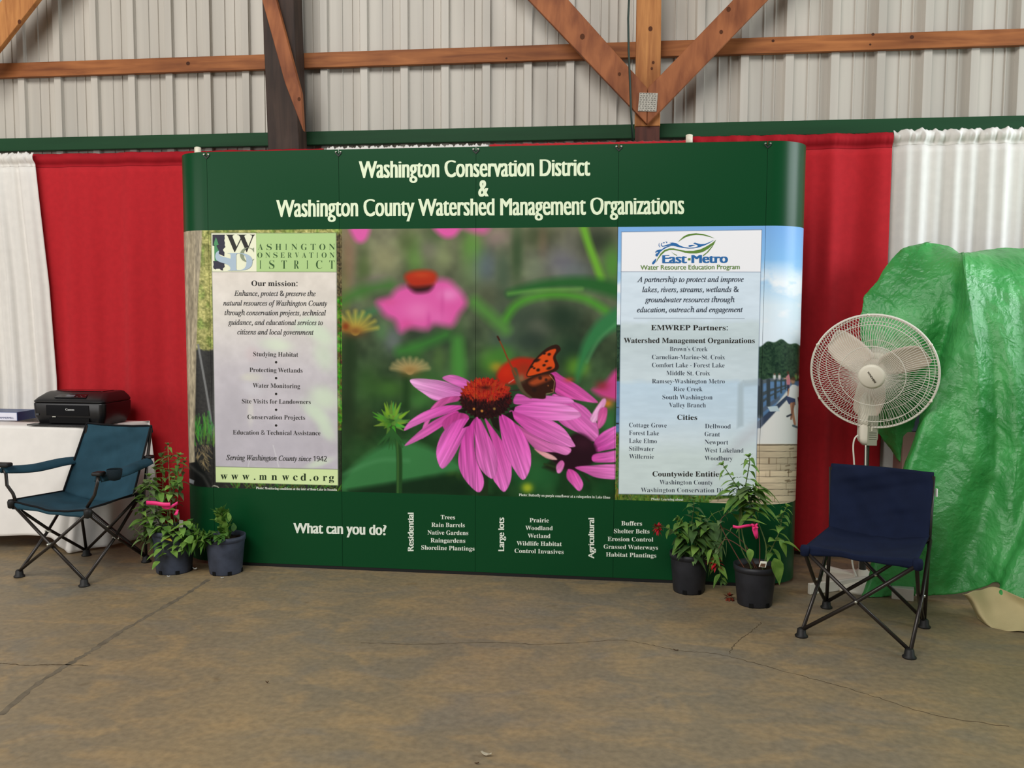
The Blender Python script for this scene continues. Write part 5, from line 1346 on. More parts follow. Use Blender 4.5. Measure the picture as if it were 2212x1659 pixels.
# ================================================================== TARP-COVERED EQUIPMENT
def tarp_material():
    m = bpy.data.materials.new('green_poly_tarp'); m.use_nodes = True
    nt = m.node_tree; N = nt.nodes; L = nt.links; p = N['Principled BSDF']
    p.inputs['Roughness'].default_value = 0.30; p.inputs['Specular IOR Level'].default_value = 0.75
    tc = N.new('ShaderNodeTexCoord')
    n = N.new('ShaderNodeTexNoise'); n.inputs['Scale'].default_value = 5.0; n.inputs['Detail'].default_value = 8; L.new(tc.outputs['Object'], n.inputs['Vector'])
    r = N.new('ShaderNodeValToRGB'); r.color_ramp.elements[0].position = .3; r.color_ramp.elements[1].position = .7
    r.color_ramp.elements[0].color = rgb(50, 150, 68); r.color_ramp.elements[1].color = rgb(84, 186, 98); L.new(n.outputs[0], r.inputs[0]); L.new(r.outputs[0], p.inputs['Base Color'])
    v = N.new('ShaderNodeTexVoronoi'); v.feature = 'F1'; v.inputs['Scale'].default_value = 30
    n3 = N.new('ShaderNodeTexNoise'); n3.inputs['Scale'].default_value = 6; n3.inputs['Detail'].default_value = 5; L.new(tc.outputs['Object'], n3.inputs['Vector'])
    mx = N.new('ShaderNodeMixRGB'); mx.inputs[0].default_value = 0.25; L.new(tc.outputs['Object'], mx.inputs[1]); L.new(n3.outputs['Color'], mx.inputs[2]); L.new(mx.outputs[0], v.inputs['Vector'])
    n4 = N.new('ShaderNodeTexNoise'); n4.inputs['Scale'].default_value = 48; n4.inputs['Detail'].default_value = 7; n4.inputs['Roughness'].default_value = .65; L.new(tc.outputs['Object'], n4.inputs['Vector'])
    ad = N.new('ShaderNodeMath'); ad.operation = 'MULTIPLY_ADD'; ad.inputs[1].default_value = 0.9; L.new(v.outputs['Distance'], ad.inputs[0]); L.new(n4.outputs[0], ad.inputs[2])
    b = N.new('ShaderNodeBump'); b.inputs['Strength'].default_value = 0.32; b.inputs['Distance'].default_value = 0.018; L.new(ad.outputs[0], b.inputs['Height']); L.new(b.outputs[0], p.inputs['Normal'])
    t = N.new('ShaderNodeBsdfTranslucent'); L.new(r.outputs[0], t.inputs[0]); ms = N.new('ShaderNodeMixShader'); ms.inputs[0].default_value = 0.12
    L.new(p.outputs[0], ms.inputs[1]); L.new(t.outputs[0], ms.inputs[2]); L.new(ms.outputs[0], N['Material Output'].inputs[0])
    return m
cols = [  # columns of (u, v, Y) from the top ridge to the hem
    [(2010, 521, 5.04), (1992, 530, 5.035), (1960, 580, 5.03), (1940, 690, 5.03), (1990, 900, 5.05)],
    [(1996, 522, 5.01), (1942, 540, 4.99), (1893, 600, 4.95), (1855, 690, 4.92), (1890, 915, 5.00)],
    [(2000, 523, 4.98), (1965, 555, 4.93), (1925, 660, 4.83), (1885, 780, 4.83), (1918, 970, 4.92)],
    [(2020, 525, 4.99), (2010, 572, 4.85), (1985, 690, 4.74), (1945, 830, 4.76), (1945, 1000, 4.86)],
    [(2050, 530, 4.96), (2055, 566, 4.78), (2045, 680, 4.73), (2010, 800, 4.78), (1975, 975, 4.88)],
    [(2066, 540, 4.92), (2074, 568, 4.70), (2058, 690, 4.68), (2022, 800, 4.72), (1975, 930, 4.82)],
    [(2072, 545, 4.88), (2078, 565, 4.65), (2062, 740, 4.56), (1985, 930, 4.50), (1860, 1283, 4.44)],
    [(2078, 545, 4.88), (2082, 563, 4.62), (2084, 760, 4.50), (2045, 980, 4.46), (1925, 1288, 4.42)],
    [(2090, 545, 4.88), (2088, 566, 4.62), (2112, 770, 4.46), (2105, 1000, 4.40), (1995, 1289, 4.41)],
    [(2115, 540, 4.92), (2112, 572, 4.64), (2142, 780, 4.50), (2150, 1000, 4.44), (2065, 1283, 4.40)],
    [(2150, 536, 4.95), (2148, 582, 4.66), (2182, 780, 4.46), (2198, 1000, 4.36), (2122, 1266, 4.32)],
    [(2190, 535, 4.97), (2190, 592, 4.66), (2225, 790, 4.48), (2240, 1000, 4.38), (2148, 1256, 4.26)],
    [(2220, 534, 4.98), (2225, 600, 4.66), (2262, 790, 4.44), (2290, 1000, 4.30), (2160, 1296, 4.16)],
    [(2270, 534, 4.98), (2280, 606, 4.66), (2320, 800, 4.46), (2350, 1000, 4.30), (2215, 1314, 4.10)],
    [(2340, 534, 4.98), (2350, 612, 4.66), (2400, 800, 4.42), (2440, 1010, 4.26), (2340, 1330, 4.06)],
    [(2480, 534, 4.98), (2500, 620, 4.66), (2540, 800, 4.42), (2580, 1010, 4.22), (2520, 1350, 4.02)]]
NU, NV = 260, 150
blocker_cols = [[(x, 4.95, 1.78), (x, 4.62-f*.9, 1.62), (x, 4.4-f, 1.1), (x, 4.2-f*1.1, .6), (x, 3.95-f*1.2, .004)] for x, f in ((3.0, .5), (3.5, 1.4), (4.1, 1.7))]  # unseen bulge added out of view to block low light from the right
ctl = np.array([[list(at(*q)) for q in c] for c in cols[:-1]]+blocker_cols)           # (ncol, 5, 3)
A1 = np.stack([catmull(list(ctl[i]), NV) for i in range(len(ctl))])
A2 = np.stack([catmull(list(A1[:, j]), NU) for j in range(NV)], 1)   # (NU, NV, 3)
du = np.gradient(A2, axis=0); dv = np.gradient(A2, axis=1)
nn = np.cross(du, dv); nn /= np.linalg.norm(nn, axis=-1, keepdims=True)+1e-9
su = np.linspace(0, 1, NU)[:, None]*np.ones((1, NV)); sv = np.linspace(0, 1, NV)[None, :]*np.ones((NU, 1))
wr = 0.020*(1-np.abs(2*fbm(A2[..., 0]*6+A2[..., 2]*2.2, A2[..., 2]*4.5, 5, 3)-1))+0.010*(1-np.abs(2*fbm(A2[..., 0]*13+4*A2[..., 2], A2[..., 2]*11+A2[..., 0]*6, 9, 3)-1))+0.007*(1-np.abs(2*fbm(A2[..., 0]*30, A2[..., 2]*26-A2[..., 0]*9, 19, 2)-1))
rad = np.clip(sv*1.3, 0, 1)
pleat = 0.004*np.sin(su*70+2*np.sin(su*19))*rad*np.clip((su-0.36)*6, 0, 1)
A2 = A2 + nn*((wr-0.017)*np.clip(0.35+sv, 0, 1)+pleat)[..., None]
A2[..., 2] = np.maximum(A2[..., 2], 0.004)
tarp_root = thing('covered_equipment', 'tall bulky load covered by a wrinkled green plastic tarp at the right', 'tarp', (2.2, 4.7, 0))
b = MB(); b.grid([[tuple(p) for p in r_] for r_ in A2]); b.build('tarp_cover', tarp_material(), tarp_root, True, solid=0.0015)
# hidden frame carrying the tarp
b = MB()
fr_m = mat('rack_steel_white', rgb(214, 208, 194), 0.5, 0.4)
b.box((2.45, 4.86, 0.76), (1.30, 0.22, 1.44)); b.build('crate_core', mat('crate_dark', rgb(52, 50, 46), 0.7, 0.3), tarp_root)
# things stored behind the tarp, seen in the gap
p = at(1982, 945, 4.86)
b = MB(); b.box((p.x+0.05, p.y+0.06, p.z/2), (0.26, 0.16, p.z+0.06)); o = b.build('cardboard_box', mat('cardboard_pink', rgb(150, 120, 108), 0.8, 0.2), origin=(p.x+0.05, p.y+0.06, 0), bevel=0.003); tag(o, 'tall brown cardboard box glimpsed between the fan and green tarp', 'box')
zt_ = p.z+p.z/2+0.03-p.z/2
b = MB(); b.box((p.x+0.06, p.y+0.06, p.z+0.03+0.062), (0.22, 0.14, 0.12)); o = b.build('storage_box', mat('box_slate', rgb(92, 98, 116), 0.6, 0.3), origin=(p.x+0.06, p.y+0.06, p.z), bevel=0.004); tag(o, 'small slate grey box on the cardboard box behind the fan', 'box')
# white floor rack under the tarp
rk = thing('floor_rack', 'low white rack on the floor under the navy chair', 'rack', (1.15, 4.5, 0))
A0 = gnd(1748, 1286); A1_ = gnd(1850, 1272); ez = 0.055
dd = (A1_-A0).normalized()
def bar(name, p0, p1, w, h_, m=fr_m):
    d = Vector((p1.x-p0.x, p1.y-p0.y, 0)); a = math.atan2(d.y, d.x); c = (p0+p1)/2
    b = MB(); b.box((c.x, c.y, h_/2+0.001), (d.length, w, h_), Matrix.Rotation(a, 3, 'Z')); return b.build(name, m, rk, bevel=0.003)
bar('front_rail', A0+Vector((0, 0.012, 0)), A0+dd*0.42+Vector((0, 0.012, 0)), 0.02, ez)
B0 = gnd(1775, 1240); B1 = gnd(1858, 1262)
bar('rear_rail', B0, B1+ (B1-B0)*0.6, 0.03, 0.05)
pu = gnd(1860, 1260)
b = MB(); b.box((pu.x, pu.y+0.01, 0.17), (0.022, 0.022, 0.34)); b.build('upright', fr_m, rk, bevel=0.003)
pq = gnd(1995, 1312)
b = MB(); b.box((pq.x-0.06, pq.y+0.12, 0.03), (0.10, 0.05, 0.06), Matrix.Rotation(-0.3, 3, 'Z')); o = b.build('wooden_block', fr_m, origin=(pq.x-0.06, pq.y+0.12, 0), bevel=0.003); tag(o, 'small white block on the floor behind the navy chair leg', 'block')
# beige canvas sheet lying on the floor at the right
cv = [[(2078, 1286), (2090, 1284), (2140, 1268), (2200, 1290), (2260, 1300), (2330, 1305)], [(2092, 1298), (2105, 1305), (2150, 1300), (2200, 1310), (2260, 1325), (2330, 1335)], [(2104, 1318), (2118, 1332), (2155, 1334), (2195, 1342), (2250, 1350), (2330, 1360)], [(2112, 1336), (2136, 1352), (2160, 1358), (2186, 1364), (2235, 1368), (2330, 1382)]]
zz = [0.13, 0.085, 0.035, 0.004]
G = [[gnd(u, v, zz[i]*(1.0 if 0 < j else 0.7)) for j, (u, v) in enumerate(r_)] for i, r_ in enumerate(cv)]
Gc = np.stack([catmull(list(map(list, r_)), 40) for r_ in G]); Gc = np.stack([catmull(list(Gc[:, j]), 24) for j in range(40)], 1)
Gc[..., 2] = np.maximum(Gc[..., 2]+0.006*np.sin(Gc[..., 0]*40), 0.003)
b = MB(); b.grid([[tuple(p) for p in r_] for r_ in Gc]); o = b.build('canvas_sheet', mat('canvas_beige', rgb(186, 172, 128), 0.75, 0.25, var=0.06, vscale=8, bump=0.1, bscale=300), smooth=True, solid=0.003, origin=(1.75, 4.2, 0)); tag(o, 'beige canvas sheet spilling onto the floor beneath the green tarp', 'canvas')

# ================================================================== POTTED PLANTS
LEAF_W = 1.35
def leaf_mat(name, c1, c2, tr=0.25): return mat(name, rgb(*c1), 0.5, 0.35, vscale=18, col2=rgb(*c2), trans=tr)
lf_a = leaf_mat('leaf_green', (122, 162, 72), (78, 118, 52)); lf_b = leaf_mat('leaf_dull', (118, 142, 88), (82, 106, 62)); lf_c = leaf_mat('leaf_lime', (146, 184, 88), (102, 142, 58)); lf_y = leaf_mat('leaf_yellow', (200, 176, 70), (150, 150, 60))
stem_m = mat('stem_tan', rgb(150, 138, 88), 0.6, 0.3); stem_g = mat('stem_green', rgb(86, 104, 58), 0.6, 0.3); stem_r = mat('stem_reddish', rgb(104, 66, 52), 0.6, 0.3)
pot_b = mat('pot_blueblack', rgb(56, 62, 76), 0.55, 0.35, var=0.25, vscale=14); pot_k = mat('pot_black', rgb(36, 37, 42), 0.5, 0.35, var=0.2, vscale=14); soil_m = mat('potting_soil', rgb(46, 36, 28), 0.95, 0.1, var=0.4, vscale=60, bump=0.6, bscale=90)
pink_m = mat('flagging_pink', rgb(255, 62, 140), 0.4, 0.4, trans=0.2); bloom_m = mat('bee_balm_red', rgb(176, 24, 38), 0.6, 0.3, var=0.25, vscale=60, trans=0.15)
def leaf(mb, base, dr, L, Wd, droop=0.5, nrm=Vector((0, 0, 1)), fold=0.25, n=6):
    Wd = Wd*LEAF_W
    d = Vector(dr).normalized(); side = d.cross(nrm)
    if side.length < 1e-3: side = d.orthogonal()
    side.normalize(); n_ = side.cross(d).normalized()
    if n_.z < 0: n_ = -n_
    V = []; F = []
    for i in range(n+1):
        t = i/n; w = Wd*0.5*(math.sin(PI*(t**0.75)))*(1-0.25*t)+0.0004
        c = Vector(base)+d*(L*t)-Vector((0, 0, 1))*(droop*L*t*t)
        V += [c-side*w+n_*(fold*w), c, c+side*w+n_*(fold*w)]
    for i in range(n): F += [(3*i, 3*i+1, 3*i+4, 3*i+3), (3*i+1, 3*i+2, 3*i+5, 3*i+4)]
    mb.add(V, F)
def pot(root, p, r, h_, m, tag_px=None):
    T_ = Matrix.Translation((p.x, p.y, 0))
    b = MB(); b.lathe([(r*0.80, 0.0), (r*0.82, 0.006), (r*0.985, h_-0.03), (r*0.985, h_-0.028), (r*1.03, h_-0.026), (r*1.04, h_), (r*0.98, h_), (r*0.95, h_-0.04)], 40, T_, True); o = b.build('pot', m, root, True)
    b = MB(); k = MB()
    for a in (-1.9, -0.9, 0.2, 1.3, 2.6): 
        c = Vector((p.x+r*0.825*math.cos(a), p.y+r*0.825*math.sin(a), 0.012)); k.box(c, (0.02, 0.006, 0.02), Matrix.Rotation(a+PI/2, 3, 'Z'))
    k.build('drain_hole', bpy.data.materials['printer_slot'], o)
    V = [(p.x, p.y, h_-0.018)]; F = []
    for a in range(32): V.append((p.x+r*0.96*math.cos(2*PI*a/32), p.y+r*0.96*math.sin(2*PI*a/32), h_-0.026+0.006*math.sin(a*2.3)))
    F = [(0, 1+a, 1+(a+1) % 32) for a in range(32)]
    b.add(V, F); b.build('soil', soil_m, root, True)
def stem(mb, pts, r0, r1, n=24):
    P = catmull(pts, n); mb.tube([tuple(q) for q in P], [r0+(r1-r0)*i/(n-1) for i in range(n)], 6); return P
def dress(mbs, P, rnd, t0, t1, pairs, L, Wd, droop=0.5, rise=0.35, grow=0.6):
    """opposite leaf pairs along a stem"""
    n = len(P)
    for k in range(pairs):
        t = t0+(t1-t0)*(k+0.5)/pairs; i = min(int(t*(n-1)), n-2)
        base = Vector(P[i]); tg = (Vector(P[i+1])-Vector(P[i])).normalized()
        a = (k % 2)*PI/2+rnd.uniform(-.5, .5)
        e1 = tg.orthogonal().normalized(); e2 = tg.cross(e1)
        for s in (0, PI):
            o = e1*math.cos(a+s)+e2*math.sin(a+s); sc = (1-grow*max(0, (t-0.55))/0.45*0.8)*rnd.uniform(.75, 1.15)
            leaf(rnd.choice(mbs), base, o+tg*rise*rnd.uniform(.5, 1.5), L*sc, Wd*sc*rnd.uniform(.85, 1.15), droop*rnd.uniform(.5, 1.4), tg)
    # tip rosette
    base = Vector(P[-1]); tg = (Vector(P[-1])-Vector(P[-2])).normalized(); e1 = tg.orthogonal().normalized(); e2 = tg.cross(e1)
    for k in range(6):
        a = k*PI/3+rnd.uniform(-.3, .3); leaf(rnd.choice(mbs), base, (e1*math.cos(a)+e2*math.sin(a))*0.8+tg*0.9, L*0.45, Wd*0.45, droop*0.5, tg)
def new_plant(name, label, u, v, r, h_, m, seed):
    g = gnd(u, v); p = Vector((g.x, g.y+r*0.8, 0)); root = thing(name, label, 'plant', p); pot(root, p, r, h_, m)
    return root, p, random.Random(seed)
def pxz(px_, py, Y): return at(px_, py, Y)
# 1 tall plant beside the teal chair
rt1, p1, rnd = new_plant('potted_plant', 'tall leafy potted plant with pink ribbon beside the teal chair', 358, 1243, 0.112, 0.235, pot_b, 1)
Y1 = p1.y
st, sg = MB(), MB(); LA, LB, LC = MB(), MB(), MB()
main = [(p1.x-0.01, Y1, 0.2), at(367, 1110, Y1), at(367, 1070, Y1), at(364, 1000, Y1), at(363, 962, Y1)]
P = stem(st, main, 0.0035, 0.002); dress([LA, LB], P, rnd, .80, .98, 4, .075, .020, .7)
for pts, n_, L_, w_, mb_ in [([(p1.x-.02, Y1-.02, .2), at(348, 1130, Y1-.03), at(352, 1050, Y1-.02), at(350, 985, Y1-.02)], 10, .075, .026, [LA, LB]), ([(p1.x+.02, Y1, .2), at(372, 1080, Y1+.01), at(382, 1010, Y1+.02), at(387, 985, Y1+.02)], 11, .078, .028, [LB, LA]),
                           ([(p1.x-.04, Y1-.03, .2), at(330, 1140, Y1-.06), at(324, 1080, Y1-.08), at(322, 1030, Y1-.08)], 12, .085, .032, [LA, LA, LB]), ([(p1.x-.03, Y1+.02, .2), at(340, 1120, Y1), at(338, 1060, Y1+.03), at(335, 1015, Y1+.03)], 11, .08, .03, [LB, LA]),
                           ([(p1.x-.06, Y1-.02, .2), at(318, 1150, Y1-.05), at(306, 1110, Y1-.08), at(300, 1080, Y1-.09)], 8, .075, .030, [LA, LC]), ([(p1.x-.06, Y1-.03, .2), at(312, 1170, Y1-.09), at(300, 1150, Y1-.11), at(285, 1140, Y1-.12)], 6, .06, .022, [LB]),
                           ([(p1.x+.01, Y1-.03, .2), at(362, 1120, Y1-.05), at(368, 1060, Y1-.06), at(372, 1035, Y1-.06)], 6, .07, .034, [LA, LC]), ([(p1.x+.03, Y1+.03, .2), at(380, 1100, Y1+.05), at(392, 1040, Y1+.06), at(398, 1000, Y1+.06)], 7, .06, .022, [LB])]:
    P = stem(sg, pts, 0.003, 0.0015); dress(mb_, P, rnd, .12, .97, n_, L_, w_, .6)
for k in range(60):  # mid-height mass of the bushy side shoots
    bs = at(rnd.uniform(302, 352), rnd.uniform(1040, 1150), Y1-rnd.uniform(-.04, .10)); leaf(rnd.choice([LA, LA, LB]), bs, (rnd.uniform(-1, 1), rnd.uniform(-.8, .4), rnd.uniform(-.2, .7)), rnd.uniform(.055, .08), rnd.uniform(.022, .032), .6)
for k in range(40):
    bs = at(rnd.uniform(345, 400), rnd.uniform(985, 1075), Y1+rnd.uniform(-.05, .06)); leaf(rnd.choice([LA, LB, LB]), bs, (rnd.uniform(-1, 1), rnd.uniform(-.8, .4), rnd.uniform(-.1, .6)), rnd.uniform(.045, .07), rnd.uniform(.02, .028), .6)
for k in range(26):  # low, lighter sprays over the pot rim toward the front
    a = rnd.uniform(-0.2, 2.2)
    bs = at(rnd.uniform(345, 408), rnd.uniform(1125, 1185), Y1-0.10); leaf(rnd.choice([LC, LA]), bs, (rnd.uniform(-1, 1), -0.6, rnd.uniform(-.2, .5)), rnd.uniform(.05, .075), rnd.uniform(.025, .036), .5)
P = stem(sg, [(p1.x, Y1-.08, .22), at(352, 1190, Y1-.13), at(342, 1210, Y1-.13)], .0025, .0015)
for (u, v) in [(348, 1185), (340, 1196), (344, 1212), (372, 1190), (360, 1196)]: leaf(LC, at(u, v, Y1-.125), (rnd.uniform(-1, 1), -.5, -.1), .055, .03, .4)
st.build('stem', stem_m, rt1, True); sg.build('side_stems', stem_g, rt1, True)
LA.build('foliage', lf_a, rt1, True); LB.build('foliage', lf_b, rt1, True); LC.build('foliage', lf_c, rt1, True)
b = MB(); leaf(b, at(352, 1162, Y1-.13), (1, -.3, -.1), .065, .028, .1); b.build('yellow_leaf', lf_y, rt1, True)
def ribbon(root, pts, w, m, knot=None):
    P = catmull(pts, 16); b = MB(); b.grid([[Vector(p)+Vector((0, 0, w/2)), Vector(p)+Vector((0, -0.002, 0)), Vector(p)-Vector((0, 0, w/2))] for p in P]); return b.build('ribbon', m, root, True, solid=0.001)
ribbon(rt1, [at(316, 1086, Y1-.13), at(335, 1087, Y1-.15), at(352, 1090, Y1-.15), at(368, 1090, Y1-.14)], .022, pink_m)
ribbon(rt1, [at(350, 1094, Y1-.14), at(362, 1098, Y1-.13), at(374, 1092, Y1-.12), at(384, 1086, Y1-.1)], .016, pink_m)
b = MB(); b.grid([[at(381, 1100, Y1-.1), at(386, 1101, Y1-.1)], [at(378, 1108, Y1-.11), at(384, 1110, Y1-.11)], [at(375, 1112, Y1-.11), at(381, 1114, Y1-.11)]]); b.build('ribbon', pink_m, rt1, True, solid=.001)
b = MB(); q = at(391, 1140, Y1-.05); b.box(tuple(q), (0.022, 0.0015, 0.085), Matrix.Rotation(.05, 3, 'Y')); b.build('plant_tag', mat('tag_grey', rgb(150, 146, 136), .6, .3), rt1)
# 2 short plant at the left foot of the banner
rt2, p2, rnd = new_plant('potted_plant', 'small potted plant with one leafy shoot at the banner left corner', 473, 1245, 0.103, 0.205, pot_b, 2)
Y2 = p2.y
sg = MB(); LA, LC = MB(), MB()
P = stem(sg, [(p2.x+.03, Y2, .17), at(488, 1150, Y2), at(482, 1120, Y2), at(478, 1105, Y2)], .004, .003); dress([LA, LC], P, rnd, .1, .95, 10, .085, .030, .15, 1.3, .3)
for k in range(26):
    bs = at(rnd.uniform(470, 505), rnd.uniform(1105, 1160), Y2+rnd.uniform(-.03, .03)); leaf(rnd.choice([LA, LC]), bs, (rnd.uniform(-1, 1), rnd.uniform(-.6, .3), rnd.uniform(.3, 1.2)), rnd.uniform(.05, .075), .028, .2)
for pts in ([(p2.x-.04, Y2-.04, .19), at(440, 1160, Y2-.09), at(420, 1150, Y2-.1), at(402, 1160, Y2-.1)], [(p2.x-.02, Y2-.06, .19), at(432, 1168, Y2-.12), at(410, 1172, Y2-.13), at(396, 1184, Y2-.13)], [(p2.x-.05, Y2, .19), at(430, 1150, Y2-.05), at(415, 1140, Y2-.05), at(412, 1128, Y2-.05)]):
    P = stem(sg, pts, .003, .0015); dress([LA, LA, LC], P, rnd, .1, 1, 7, .07, .04, .5)
for k in range(16):
    bs = at(rnd.uniform(440, 485), rnd.uniform(1150, 1170), Y2-.08); leaf(LA, bs, (rnd.uniform(-1, 1), -.5, rnd.uniform(0, .6)), .06, .034, .5)
sg.build('stem', stem_g, rt2, True); LA.build('foliage', leaf_mat('leaf_deep', (100, 146, 62), (64, 104, 46)), rt2, True); LC.build('foliage', lf_c, rt2, True)
# 3 bee balm in front of the banner
rt3, p3, rnd = new_plant('potted_plant', 'potted bee balm with drooping red flowers at the banner right side', 1490, 1286, 0.095, 0.20, pot_k, 3)
Y3 = p3.y
sg = MB(); LA, LB, LC = MB(), MB(), MB()
specs = [([(p3.x, Y3, .18), at(1492, 1150, Y3-.03), at(1498, 1100, Y3-.03), at(1499, 1078, Y3-.03)], 8, .075, .035), ([(p3.x-.03, Y3-.03, .18), at(1465, 1160, Y3-.08), at(1445, 1142, Y3-.1), at(1424, 1139, Y3-.12)], 4, .06, .028),
         ([(p3.x+.03, Y3-.03, .18), at(1525, 1170, Y3-.08), at(1540, 1195, Y3-.1), at(1546, 1210, Y3-.1)], 5, .06, .028), ([(p3.x+.02, Y3, .18), at(1520, 1150, Y3), at(1535, 1115, Y3), at(1560, 1102, Y3)], 5, .06, .03),
         ([(p3.x-.02, Y3-.04, .18), at(1475, 1150, Y3-.07), at(1472, 1128, Y3-.08), at(1466, 1122, Y3-.08)], 6, .075, .042), ([(p3.x+.01, Y3-.04, .18), at(1508, 1165, Y3-.08), at(1512, 1135, Y3-.08), at(1515, 1120, Y3-.08)], 8, .075, .042),
         ([(p3.x+.05, Y3-.04, .18), at(1545, 1215, Y3-.1), at(1556, 1240, Y3-.1), at(1560, 1252, Y3-.1)], 4, .06, .032)]
for pts, n_, L_, w_ in specs:
    P = stem(sg, pts, .003, .0018); dress([LA, LB, LB, LC], P, rnd, .2, .97, n_, L_, w_, .7)
for k in range(42):
    bs = at(rnd.uniform(1462, 1545), rnd.uniform(1135, 1195), Y3-rnd.uniform(.02, .1)); leaf(rnd.choice([LA, LB]), bs, (rnd.uniform(-1, 1), -.5, rnd.uniform(-.4, .6)), rnd.uniform(.06, .085), rnd.uniform(.035, .048), .7)
for k in range(3): leaf(LB, at(1528, 1128, Y3-.02), (rnd.uniform(-.3, .3), -.4, -.3), .12, .085, .4)
sg.build('stem', stem_g, rt3, True); LA.build('foliage', lf_a, rt3, True); LB.build('foliage', leaf_mat('leaf_dark_green', (90, 124, 66), (60, 90, 46)), rt3, True); LC.build('foliage', lf_c, rt3, True)  # LB is a darker green mixed among the other leaves
def bloom(root, c, r, seed, m=bloom_m):
    rnd = random.Random(seed); b = MB()
    for k in range(34):
        a = rnd.uniform(0, 2*PI); e = rnd.uniform(-1.0, 1.1); d = Vector((math.cos(a)*math.cos(e), math.sin(a)*math.cos(e), math.sin(e)))
        leaf(b, Vector(c)+d*r*0.2, d, r*rnd.uniform(.7, 1.05), r*.26, .25, Vector((0.1, 0.2, 1)), .3, 4)
    b.build('flower', m, root, True)
bloom(rt3, at(1421, 1141, Y3-.12), .033, 1); bloom(rt3, at(1545, 1216, Y3-.1), .042, 2); bloom(rt3, at(1576, 1290, Y3-.12), .03, 3, mat('bee_balm_faded', rgb(110, 44, 28), .7, .2, var=.2, vscale=60))
# 4 tall plant with ribbon and tag
rt4, p4, rnd = new_plant('potted_plant', 'tallest potted plant with pink ribbon and white tag beside the navy chair', 1635, 1315, 0.100, 0.195, pot_k, 4)
Y4 = p4.y
sg, sr = MB(), MB(); LA, LB, LC = MB(), MB(), MB()
specs = [([(p4.x-.01, Y4, .17), at(1600, 1180, Y4), at(1598, 1110, Y4), at(1612, 1040, Y4), at(1619, 1000, Y4), at(1618, 988, Y4)], .38, 8, .085, .032), ([(p4.x-.02, Y4-.02, .17), at(1603, 1150, Y4-.03), at(1600, 1070, Y4-.03), at(1585, 1040, Y4-.03), at(1562, 1005, Y4-.03)], .42, 7, .08, .030),
         ([(p4.x+.04, Y4, .17), at(1660, 1200, Y4), at(1683, 1150, Y4-.01), at(1690, 1115, Y4-.01), at(1699, 1095, Y4-.01)], .25, 10, .07, .03), ([(p4.x+.03, Y4-.03, .17), at(1655, 1180, Y4-.03), at(1630, 1110, Y4-.03), at(1618, 1070, Y4-.03), at(1632, 1050, Y4-.02)], .5, 8, .085, .042)]
for pts, t0, n_, L_, w_ in specs:
    P = stem(sg, pts, .0038, .0018, 40); dress([LA, LA, LC], P, rnd, t0, .97, n_, L_, w_, .7)
for pts in ([(p4.x, Y4, .17), at(1612, 1180, Y4+.03), at(1580, 1150, Y4+.03), at(1560, 1140, Y4+.03)], [(p4.x-.05, Y4, .17), at(1580, 1180, Y4), at(1556, 1130, Y4+.02), at(1572, 1108, Y4+.02)], [(p4.x+.02, Y4, .17), at(1640, 1160, Y4), at(1625, 1120, Y4+.02), at(1612, 1100, Y4+.02)], [(p4.x+.01, Y4, .17), at(1610, 1190, Y4-.04), at(1570, 1165, Y4-.04), at(1552, 1185, Y4-.04)]):
    P = stem(sr, pts, .003, .0015); dress([LB], P, rnd, .6, 1, 2, .06, .026, .8)
for k in range(30):
    bs = at(rnd.uniform(1590, 1640), rnd.uniform(1050, 1112), Y4+rnd.uniform(-.05, .04)); leaf(rnd.choice([LA, LA, LC, LB]), bs, (rnd.uniform(-1, 1), rnd.uniform(-.7, .3), rnd.uniform(-.3, .4)), rnd.uniform(.08, .11), rnd.uniform(.035, .05), .6)
leaf(LC, at(1583, 1062, Y4-.05), (-1, -.2, -.05), .09, .05, .3); leaf(LC, at(1600, 1124, Y4-.07), (1, -.2, .1), .12, .045, .2); leaf(LC, at(1672, 1205, Y4-.08), (.15, -.2, -.6), .10, .065, .3); leaf(LC, at(1690, 1172, Y4-.05), (1, -.2, 0), .09, .045, .5); leaf(LC, at(1618, 1185, Y4-.05), (.1, -.2, -.8), .05, .035, .3); leaf(LC, at(1684, 1165, Y4-.05), (.3, -.3, -.6), .07, .04, .3)
sg.build('stem', stem_g, rt4, True); sr.build('bare_stems', stem_r, rt4, True); LA.build('foliage', lf_a, rt4, True); LB.build('foliage', lf_b, rt4, True); LC.build('foliage', lf_c, rt4, True)
ribbon(rt4, [at(1583, 1137, Y4-.07), at(1595, 1139, Y4-.08), at(1612, 1136, Y4-.08), at(1628, 1134, Y4-.07)], .014, pink_m)
b = MB(); b.grid([[at(1624, 1130, Y4-.075), at(1636, 1134, Y4-.075)], [at(1625, 1145, Y4-.085), at(1637, 1142, Y4-.085)], [at(1628, 1155, Y4-.085), at(1637, 1152, Y4-.085)], [at(1633, 1165, Y4-.08), at(1638, 1162, Y4-.08)]]); b.build('ribbon', pink_m, rt4, True, solid=.0012)
for k, (du_, dv_) in enumerate([(-7, -5), (6, -6), (8, 3), (-4, 6)]):
    b = MB(); c0 = at(1630, 1137, Y4-.085); c1_ = at(1630+du_, 1137+dv_, Y4-.10); b.tube([c0, (c0+c1_)/2+Vector((0, -.006, 0)), c1_], [.003, .006, .003], 6); b.build('ribbon_knot', pink_m, rt4, True) if k == 0 else b.build('ribbon_loop', pink_m, rt4, True)
q0, q1, q2, q3 = at(1639, 1224, Y4-.06), at(1654, 1226, Y4-.06), at(1657, 1213, Y4-.04), at(1643, 1212, Y4-.04)
b = MB(); b.prism([q0, q1, q2, q3], (0, .0012, 0)); tg_ = b.build('plant_tag', mat('tag_white', rgb(226, 222, 208), .5, .3), rt4)
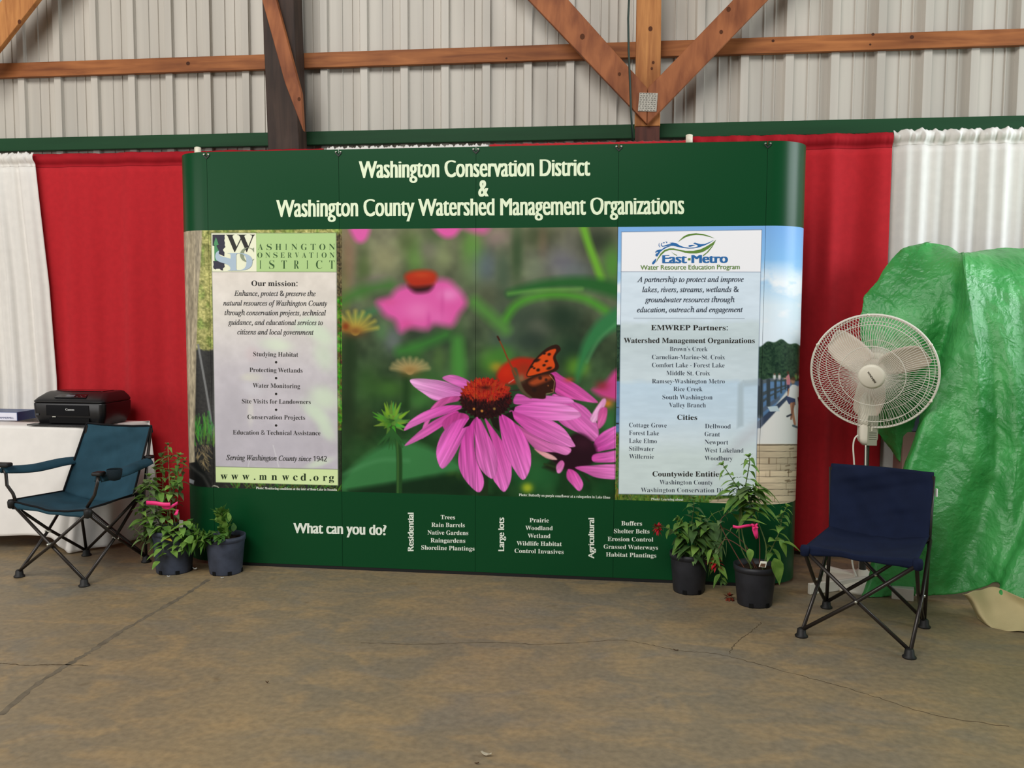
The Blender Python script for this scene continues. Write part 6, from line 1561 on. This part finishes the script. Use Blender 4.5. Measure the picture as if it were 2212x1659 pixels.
b = MB(); lq = lambda s, t: q0.lerp(q1, s).lerp(q3.lerp(q2, s), t)+Vector((0, -.0006, 0)); b.add([lq(.15, .05), lq(.88, .05), lq(.88, .62), lq(.15, .62)], [(0, 1, 2, 3)]); b.build('tag_picture', mat('tag_brown', rgb(92, 66, 46), .5, .3, var=.5, vscale=90), tg_)

# ================================================================== LITTER ON THE FLOOR
def scrap(name, label, cat, u, v, L_, m, seed, curl=.006):
    rnd = random.Random(seed); g = gnd(u, v); b = MB()
    G = []
    a = rnd.uniform(-.4, .4)
    for i in range(6):
        t = i/5-.5; w = L_*.28*math.cos(t*2.2)*rnd.uniform(.8, 1.1)
        c = Vector((g.x+math.cos(a)*L_*t, g.y+math.sin(a)*L_*t, .003+curl*(2*t)**2*rnd.uniform(.5, 1)))
        s = Vector((-math.sin(a), math.cos(a), 0))
        G.append([c-s*w+Vector((0, 0, curl*.7)), c, c+s*w+Vector((0, 0, curl*.4))])
    b.grid(G); o = b.build(name, m, smooth=True, solid=.001, origin=(g.x, g.y, 0)); tag(o, label, cat)
dry = mat('dry_leaf', rgb(196, 184, 160), .8, .2, var=.2, vscale=60); brown = mat('dry_brown', rgb(84, 62, 42), .8, .2); plas = mat('clear_scrap', rgb(220, 222, 220), .25, .5)
scrap('dry_leaf', 'pale curled dry leaf on the floor near the bottom edge', 'leaf', 1050, 1634, .035, dry, 1, .008)
scrap('dry_leaf', 'tiny brown leaf scrap just below the pale curled leaf', 'leaf', 1030, 1652, .014, brown, 2, .004)
scrap('pebble', 'small dark clod on the open floor left of centre', 'pebble', 577, 1477, .013, brown, 3, .006)
scrap('plastic_scrap', 'clear plastic scrap on the floor between the two left pots', 'scrap', 421, 1232, .03, plas, 4, .012)
scrap('plastic_scrap', 'bit of white plastic at the foot of the tall plant pot by the teal chair', 'scrap', 364, 1247, .016, plas, 5, .004)
scrap('plastic_scrap', 'bit of white plastic at the foot of the small pot by the banner', 'scrap', 480, 1250, .016, plas, 6, .004)
scrap('dry_leaf', 'brown leaf scrap on the floor in front of the bee balm pot', 'leaf', 1460, 1407, .02, brown, 7, .005)
